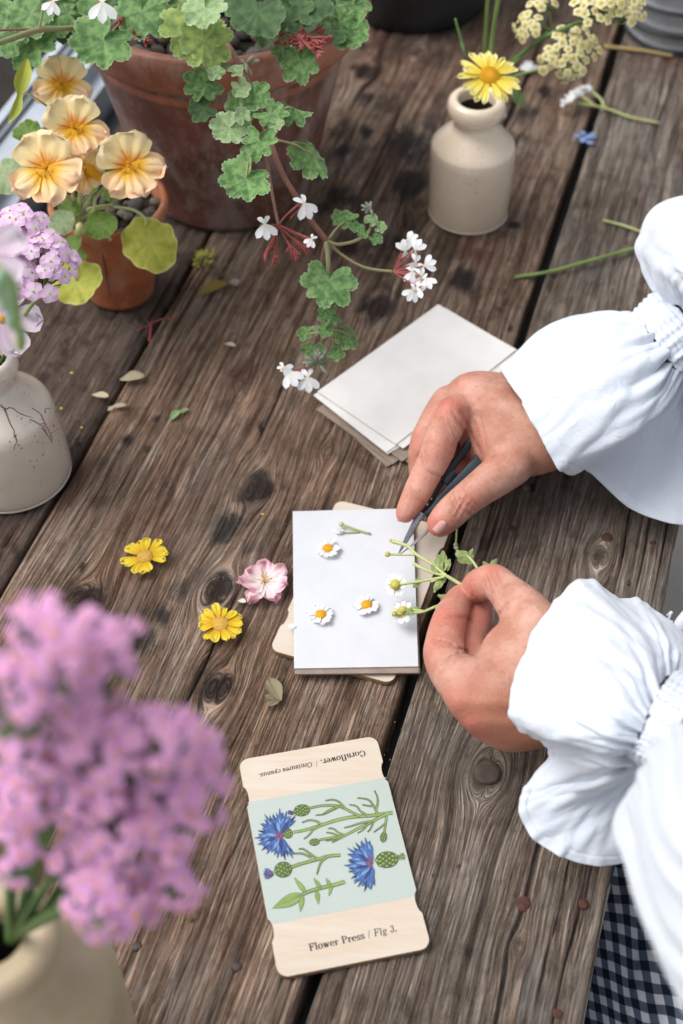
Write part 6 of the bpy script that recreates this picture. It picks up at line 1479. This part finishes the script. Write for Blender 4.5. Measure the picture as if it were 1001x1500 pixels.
palm_l = [([(694, 1012, .084), (730, 1020, .084), (780, 1010, .086), (840, 1010, .094)], [.0160, .0205, .0225, .0220]),
          ([(722, 1045, .066), (755, 1052, .068), (800, 1035, .082)], [.0155, .0175, .0190]),
          ([(780, 930, .090), (775, 965, .086), (790, 990, .086)], [.0165, .0190, .0210]),
          ([(740, 950, .078), (745, 985, .078), (760, 1005, .080)], [.0120, .0170, .0200]),
          ([(840, 1008, .094), (885, 1032, .112), (920, 1045, .125)], [.0215, .0215, .0205])]
crease_l = arcs([(635, 937), (648, 939), (662, 944), (674, 950), (684, 953)], .0012, .0013, .084) + arcs([(648, 975), (660, 963), (672, 957), (684, 956)], .0012, .0012, .090) + arcs([(655, 981), (668, 969), (680, 962)], .0009, .0005, .09) + arcs([(660, 902), (675, 905), (690, 906)], .0010, .0008, .075) + arcs([(688, 858), (694, 872), (703, 882), (712, 892)], .0009, .0006, .08) + \
    arcs([(712, 838), (714, 848), (719, 858)], .0009, .0005, .085) + arcs([(719, 836), (722, 848), (728, 858)], .0009, .0005, .085) + arcs([(728, 836), (731, 846), (736, 856)], .0008, .0004, .085) + [((634, 942, .088), (684, 953, .082), .0011, .0010), ((652, 972, .098), (682, 957, .090), .0013, .0009), ((646, 985, .100), (662, 966, .100), .0012, .0005), ((651, 905, .084), (690, 907, .080), .0009, .0005), ((655, 901, .084), (690, 902, .080), .0008, .0003),
            ((696, 880, .086), (712, 895, .084), .0010, .0006), ((715, 848, .094), (722, 868, .094), .0010, .0004), ((709, 846, .092), (714, 864, .092), .0009, .0004), ((730, 900, .098), (745, 882, .1), .0014, .0006), ((690, 990, .100), (702, 975, .098), .0012, .0003)]
bumps_l = [((632, 958, .088), .009, .0010), ((666, 1030, .090), .011, .0020), ((690, 1060, .080), .011, .0016), ((725, 838, .088), .007, .0014), ((775, 870, .100), .010, .0012), ((800, 1075, .085), .012, .0012)]
VL, QL, CRl = build_hand(dig_l, palm_l, crease_l, bumps_l, [((672, 1030, .102), (770, 1030, .106), .0050, .0011), ((692, 1060, .088), (780, 1058, .094), .0046, .0009), ((700, 990, .102), (760, 1000, .106), .0022, .0005), ((735, 960, .1), (790, 1010, .108), .0025, .0006), ((770, 880, .106), (820, 930, .112), .004, .0008)], .00095)
red = np.concatenate([redness(VR, [((590, 757, .03), .012, 1), ((640, 775, .04), .013, .9), ((655, 592, .08), .016, .8), ((683, 556, .066), .014, .7), ((640, 662, .07), .012, .5), ((622, 700, .055), .012, .5), ((605, 735, .04), .014, .6), ((690, 735, .055), .010, .7), ((620, 650, .05), .012, .9), ((680, 690, .03), .02, .8), ((700, 640, .06), .010, .5)]),
                      redness(VL, [((678, 870, .065), .014, 1), ((690, 860, .08), .012, .7), ((655, 925, .08), .022, 1.0), ((640, 955, .085), .016, .8), ((705, 910, .055), .022, 1), ((665, 1030, .09), .014, .6), ((690, 1065, .08), .016, .7), ((725, 845, .09), .010, .6)])])
tan = np.concatenate([redness(VR, [((800, 640, .06), .035, .8), ((760, 660, .06), .02, .4), ((760, 590, .07), .02, .3)]), redness(VL, [((780, 1070, .08), .035, 1.0), ((720, 1050, .09), .028, .8), ((800, 1000, .1), .03, .5)])])
crs = np.concatenate([CRr, CRl])
# arms, shoulders and trunk (coarse, all hidden inside the blouse) so that the body is one figure
def arm_field():
    pts = [P(900, 553, .086), P(960, 507, .106), P(1003, 470, .116), P(1100, 400, .15), Vector((.50, .86, TZ + .27)), Vector((.60, .68, TZ + .40))]
    pts2 = [P(900, 1036, .117), P(960, 1058, .128), P(1012, 1088, .158), P(1082, 1195, .235), P(1195, 1360, .30), Vector((.42, .28, TZ + .36)), Vector((.58, .42, TZ + .44))]
    allp = np.array([list(p) for p in pts + pts2]); F = Field(np.minimum(allp.min(0), [.5, .25, TZ - .35]) - .12, np.maximum(allp.max(0), [.7, .7, TZ + .5]) + .12, .007)
    D = None
    for pp in (pts, pts2):
        for i, (a, b) in enumerate(zip(pp[:-1], pp[1:])):
            rr_ = [.0180, .0150, .0150, .024, .032, .038, .045, .05]; c = F.cone(a, b, rr_[i], rr_[i + 1], .05, .08); D = c if D is None else smin(D, c, .008)
    for a, b, ra, rb in (((.64, .52, TZ - .25), (.66, .52, TZ + .10), .125, .12), ((.66, .52, TZ + .10), (.64, .51, TZ + .36), .12, .13), ((.60, .62, TZ + .42), (.60, .40, TZ + .42), .055, .055), ((.62, .51, TZ + .42), (.60, .51, TZ + .52), .055, .05)):
        D = smin(D, F.cone(a, b, ra, rb, .08, .08), .05)
    return nets(F, D)
VA, QA = arm_field()
person = thing('person', 'person in a white ruffled blouse and navy gingham skirt cutting a flower sprig', 'person', Vector((.62, .50, 0)))
VB = np.concatenate([VR, VL, VA]); QB = np.concatenate([QR, QL + len(VR), QA + len(VR) + len(VL)]); z = np.zeros(len(VA))
big_mesh('body', VB, QB, [M_SKIN], {'red': np.concatenate([red, z]), 'tan': np.concatenate([tan, z]), 'crease': np.concatenate([crs, z])}, person)
# fingernails
def nail(px, py, h, ang, L, Wd, tx, ty, sink=0):
    M = facing(px, py, h, ang, tx, ty, 1, up=0); mb = MB(); V = []; nu, nv = 9, 9
    for i in range(nu):
        u = -1 + 2 * i / (nu - 1)
        for j in range(nv):
            v = -1 + 2 * j / (nv - 1); x = v * Wd / 2 * (1 - .12 * abs(u) ** 3) * (math.sqrt(max(.15, 1 - max(0, -u) ** 4 * .8))); y = u * L / 2
            V.append(M @ Vector((x, y, -1.1 * (v * Wd / 2) ** 2 / Wd - 18 * max(0, u) ** 2 * L * L / 2)))
    mb.add(V, grid_faces(nu, nv)); mb.obj('fingernail', M_NAILSK, person)
# ---------------------------------------------------------------- blouse sleeves, skirt
def loft(name, loops, mat, parent, nt=220, rows=None, hem=False, bulge=None, gather=None, fold=None, seed=0, solid=.0007, smock=None, hemroll=True):
    """closed loops of traced points, splined round and along; folds are displaced along the normals"""
    L = [spline([tuple(P(*q)) if not isinstance(q, Vector) else tuple(q) for q in lp], nt, closed=True) for lp in loops]
    nr = rows or 18 * (len(L) - 1) + 1
    A = np.stack(L, 0); m = len(L); out = np.zeros((nr, nt, 3))
    for j in range(nt): out[:, j] = spline(A[:, j], nr)
    ctr = out.mean(1, keepdims=True); v = np.linspace(0, 1, nr)[:, None]; th = np.arange(nt)[None] / nt
    du = np.gradient(out, axis=0); dt = np.roll(out, -1, 1) - np.roll(out, 1, 1); N = np.cross(du, dt); N /= np.linalg.norm(N, axis=2, keepdims=True) + 1e-12
    sgn = np.sign(((out - ctr) * N).sum(2).mean()); N *= sgn
    disp = np.zeros((nr, nt))
    if bulge: disp += bulge * np.sin(math.pi * np.clip(v, 0, 1)) ** .8
    def per(f, s, w):   # periodic noise round the loop
        x = np.cos(2 * math.pi * th + w * v) * f / 6.28; y = np.sin(2 * math.pi * th + w * v) * f / 6.28; return vnoise(x + 50 + v * .6, y + 50, s) - .5
    if gather:     # sharp little pleats that die out away from the elastic (v = 0)
        amp, f = gather; g = per(f, seed + 1, .25) * 2; disp += amp * np.exp(-(v / .28) ** 1.3) * (g - .5 * np.abs(g)); g2 = per(f * .45, seed + 2, .4) * 2; disp += amp * 1.3 * np.exp(-(v / .55) ** 2) * g2
    if fold:
        amp, f = fold; g = per(f, seed + 3, .5) * 2; disp += amp * v ** .7 * (g + .6 * (per(f * 2.2, seed + 4, -.6) * 2) * (1 - .4 * v)); disp += amp * .35 * (fbm(th * 14 + v * 0, v * 5 + th * 3, seed + 6, 3) - .5) * np.minimum(1, np.minimum(th, 1 - th) * 12)
    if smock:
        amp, f, rws = smock; g = per(f, seed + 5, 0); jit = .05 * (vnoise(th * f * .6 + v * 0, v * 0, seed) - .5)
        disp += amp * (np.abs(np.sin(math.pi * rws * (v + jit))) ** .6 - .5) + amp * 1.1 * g * 2 * (.6 + .8 * (vnoise(th * 60 + v * 0, v * rws * 1.0, seed + 8)))
    if hem: disp += .0007 * (np.clip((v - .94) / .006, 0, 1) - .9 * np.exp(-((v - .938) / .006) ** 2)) + .0012 * (per(90, seed + 12, 0) * np.clip((v - .8) / .2, 0, 1)) * 2
    out = out + N * disp[..., None]
    mb = MB(); V = out.reshape(-1, 3); mb.add(V, grid_faces(nr, nt, wrap_v=True))
    o = mb.obj(name, mat, parent)
    md = o.modifiers.new('thickness', 'SOLIDIFY'); md.thickness = solid; md.offset = -1
    return o
# ---- right arm sleeve: ruffle (band -> hem)
hemR = [(738, 548, .088), (764, 588, .096), (793, 638, .094), (821, 687, .078), (858, 688, .050), (925, 745, .034), (1010, 768, .030), (1075, 720, .03), (990, 620, .028), (890, 575, .030), (800, 552, .036), (745, 540, .066)]
bndR = [(921, 464, .104), (944, 478, .128), (968, 508, .132), (990, 540, .122), (995, 549, .106), (990, 546, .094), (980, 538, .084), (968, 522, .080), (955, 505, .080), (942, 488, .082), (930, 472, .088), (922, 464, .096)]
midR = [(800, 486, .100), (842, 520, .128), (878, 572, .130), (905, 640, .108), (925, 640, .082), (962, 655, .062), (1010, 670, .052), (1030, 640, .048), (975, 570, .046), (915, 530, .048), (850, 500, .056), (806, 488, .078)]
mid0 = [(868, 464, .104), (903, 487, .133), (937, 530, .136), (965, 590, .120), (975, 592, .098), (990, 598, .080), (1010, 605, .068), (1005, 585, .064), (970, 545, .062), (930, 510, .062), (893, 480, .070), (872, 466, .088)]
ob = loft('sleeve_ruffle', [bndR, mid0, midR, hemR], M_CLOTH, person, 520, 120, hem=True, gather=(.0042, 120), fold=(.0046, 24), seed=3)
band2R = [(962, 424, .112), (985, 442, .138), (1010, 470, .142), (1032, 502, .132), (1040, 516, .112), (1034, 512, .096), (1022, 500, .088), (1008, 484, .086), (995, 466, .086), (982, 448, .088), (970, 432, .094), (963, 425, .104)]
loft('smocked_cuff', [bndR, [tuple((np.array(a) + np.array(b)) / 2) for a, b in zip(bndR, band2R)], band2R], M_CLOTH, person, 420, 60, smock=(.0016, 75, 6), seed=5)
puR = [(942, 352, .12), (975, 385, .18), (1015, 440, .20), (1055, 500, .18), (1085, 545, .13), (1080, 545, .09), (1060, 520, .06), (1035, 480, .055), (1005, 430, .058), (975, 390, .065), (950, 362, .08), (940, 350, .10)]
pu1 = [(945, 388, .115), (972, 412, .158), (1010, 452, .168), (1045, 500, .152), (1062, 530, .12), (1056, 528, .094), (1040, 508, .078), (1020, 480, .074), (998, 452, .074), (975, 425, .078), (955, 400, .088), (944, 388, .10)]
puR2 = [(1010, 296, .14), (1060, 350, .22), (1120, 420, .25), (1180, 480, .22), (1200, 510, .16), (1190, 510, .10), (1160, 480, .08), (1120, 430, .07), (1080, 370, .08), (1045, 320, .09), (1020, 296, .11), (1008, 290, .125)]
puR3 = [Vector((.50 + .07 * math.cos(a), .86 + .05 * math.sin(a), TZ + .27 + .09 * math.sin(a + 1))) for a in np.linspace(3, 3 - 5.76, 12)]
puR4 = [Vector((.60 + .07 * math.cos(a), .66 + .03 * math.sin(a), TZ + .40 + .08 * math.sin(a + 1))) for a in np.linspace(3, 3 - 5.76, 12)]
loft('sleeve', [band2R, pu1, puR, puR2, puR3, puR4], M_CLOTH, person, 360, 110, gather=(.0042, 90), fold=(.0070, 16), seed=9)
# ---- left arm sleeve
hemL = [(1012, 955, .070), (972, 899, .074), (938, 872, .078), (908, 874, .084), (873, 857, .102), (836, 864, .110), (803, 902, .118), (772, 960, .122), (752, 1019, .120), (757, 1064, .112), (798, 1084, .098), (806, 1108, .082), (776, 1150, .074), (759, 1185, .070), (779, 1228, .062), (814, 1249, .056), (856, 1262, .050), (917, 1264, .045), (985, 1235, .040), (1030, 1160, .034), (1030, 1080, .034), (1030, 1000, .046)]
bndL = [(1008, 990, .120), (1000, 985, .130), (990, 984, .138), (982, 990, .146), (972, 1004, .156), (962, 1022, .163), (952, 1040, .167), (944, 1060, .166), (936, 1078, .160), (928, 1092, .150), (921, 1103, .138), (919, 1110, .128), (922, 1116, .118), (930, 1118, .110), (940, 1112, .104), (950, 1102, .100), (960, 1090, .098), (970, 1074, .098), (982, 1056, .100), (992, 1036, .104), (1000, 1018, .108), (1006, 1002, .114)]
mL = [tuple(np.array(a) * .45 + np.array(b) * .55) for a, b in zip(bndL, hemL)]
def pushed(L, c, d, dh):
    o = []
    for (x, y, h) in L:
        v = np.array([x - c[0], y - c[1]]); n = np.linalg.norm(v) + 1e-6; o.append((x + v[0] / n * d, y + v[1] / n * d, h + dh * (1 if h > .1 else -.3)))
    return o
mL = pushed(mL, (905, 1050), 13, .012)
m0L = [tuple(np.array(a) * .8 + np.array(b) * .2) for a, b in zip(bndL, hemL)]; m0L = pushed(m0L, (930, 1050), 12, .012)
loft('sleeve_ruffle', [bndL, m0L, mL, hemL], M_CLOTH, person, 520, 120, hem=True, gather=(.0048, 110), fold=(.0046, 24), seed=13)
b2L = [tuple(np.array(q) + np.array([46, 22, .030])) for q in bndL]
loft('smocked_cuff', [bndL, [tuple((np.array(a) + np.array(b)) / 2) for a, b in zip(bndL, b2L)], b2L], M_CLOTH, person, 420, 50, smock=(.0018, 70, 5), seed=15)
def ring3(c, ax, r, n, up=Vector((0, 0, 1)), flat_=1.0, start=0.0, sgn=1):
    ax = ax.normalized(); x = ax.cross(up).normalized(); y = x.cross(ax)
    return [c + x * r * math.cos(sgn * a + start) + y * r * flat_ * math.sin(sgn * a + start) for a in np.linspace(0, 2 * math.pi, n, endpoint=False)]
def aligned(prev, c, ax, r, flat_=1.0):
    """ring whose first point continues the previous loop"""
    p = [P(*q) if not isinstance(q, Vector) else q for q in prev]; cc_ = sum(p, Vector()) / len(p); best = None
    for sg in (1, -1):
        for k in range(24):
            rg = ring3(c, ax, r, len(p), start=k * math.pi / 12, sgn=sg, flat_=flat_); e = sum(((a - c).normalized() - (b - cc_).normalized()).length for a, b in zip(rg, p))
            if best is None or e < best[0]: best = (e, rg)
    return best[1]
c1 = P(1082, 1195, .235); c2_ = P(1195, 1360, .30); c3 = Vector((.42, .28, TZ + .36)); c4 = Vector((.58, .42, TZ + .44))
r1 = aligned(b2L, c1, c2_ - P(965, 1060, .13), .050); r2 = aligned(r1, c2_, c3 - c1, .060); r3 = aligned(r2, c3, c4 - c2_, .070); r4 = aligned(r3, c4, Vector((.2, .6, .2)), .07)
loft('sleeve', [b2L, r1, r2, r3, r4], M_CLOTH, person, 360, 120, gather=(.0045, 90), fold=(.0070, 16), seed=19)
# blouse body
def eloop(cx, cy, z, rx, ry, n=16): return [Vector((cx + rx * math.cos(a), cy + ry * math.sin(a), TZ + z)) for a in np.linspace(0, 2 * math.pi, n, endpoint=False)]
loft('blouse_body', [eloop(.66, .52, -.12, .135, .18), eloop(.67, .52, .05, .145, .19), eloop(.66, .52, .25, .15, .20), eloop(.63, .51, .40, .12, .18), eloop(.61, .51, .46, .06, .07)], M_CLOTH, person, 160, 60, fold=(.008, 9), seed=23)
# gingham skirt: a lap with soft folds beside and below the table edge
def cloth_grid(name, ctrl, mat, fold, seed, nu=150, nv=120):
    rowsp = [spline([tuple(p) for p in r], nv) for r in ctrl]; A = np.stack(rowsp, 0); out = np.zeros((nu, nv, 3))
    for j in range(nv): out[:, j] = spline(A[:, j], nu)
    du = np.linalg.norm(np.diff(out, axis=0, prepend=out[:1]), axis=2).cumsum(0); dv = np.linalg.norm(np.diff(out, axis=1, prepend=out[:, :1]), axis=2).cumsum(1)
    x, y = np.meshgrid(np.arange(nv) / nv, np.arange(nu) / nu)
    w = du * .92 + dv * .40 + .010 * (fbm(x * 3, y * 3, seed, 2) - .5); w2 = -du * .40 + dv * .92 + .010 * (fbm(x * 3 + 9, y * 3, seed, 2) - .5)
    out[..., 2] += fold * (fbm(x * 4.5 + y * 1.5, y * 2.2 - x * .6, seed, 3) - .5) * 2 + fold * .5 * np.sin(y * 22 + 3 * fbm(x * 3, y * 3, seed + 2, 2) * 3 + x * 5)
    mb = MB(); mb.add(out.reshape(-1, 3), grid_faces(nu, nv), 0, w.ravel(), w2.ravel()); o = mb.obj(name, mat, person)
    md = o.modifiers.new('thickness', 'SOLIDIFY'); md.thickness = .0008; md.offset = -1; return o
def cx(s, u, z): return US(u, s, z)
cloth_grid('skirt', [[cx(.060, .72, -.18), cx(.13, .68, -.14), cx(.24, .60, -.12), cx(.42, .50, -.12)],
                     [cx(.050, .56, -.13), cx(.11, .54, -.10), cx(.22, .48, -.085), cx(.42, .40, -.09)],
                     [cx(.048, .44, -.12), cx(.10, .42, -.09), cx(.20, .36, -.08), cx(.42, .26, -.09)],
                     [cx(.048, .28, -.15), cx(.10, .24, -.11), cx(.20, .18, -.10), cx(.42, .10, -.10)],
                     [cx(.048, .05, -.45), cx(.10, .02, -.36), cx(.20, -.02, -.34), cx(.42, -.1, -.34)]], M_GING, .012, 5)
cloth_grid('apron', [[cx(.062, .80, -.62), cx(.10, .74, -.30), cx(.15, .68, -.10), cx(.30, .60, .02)], [cx(.060, .68, -.50), cx(.085, .66, -.20), cx(.13, .62, -.05), cx(.28, .56, .06)], [cx(.058, .60, -.32), cx(.075, .58, -.14), cx(.12, .56, -.04), cx(.28, .50, .06)]], M_NAVY, .006, 9, 60, 60)
mb = MB(); V = [P(x, y, h) for x, y, h in ((993, 930, .03), (1004, 905, .03), (1040, 930, .05), (1030, 960, .05))]; 
tube(mb, [P(990, 932, .03), P(1000, 912, .035), P(1020, 890, .04)], [.004, .005, .005], k=8); tube(mb, [P(978, 902, .05), P(984, 897, .055), P(980, 908, .05), P(986, 912, .05)], [.0010] * 4, k=6); mb.obj('apron_tie', M_CLOTH, person)
nail(647.5, 774, .0485, 232, .0098, .0082, .35, -.45)
nail(583.5, 757, .0360, 232, .0070, .0045, -1.1, -.1)
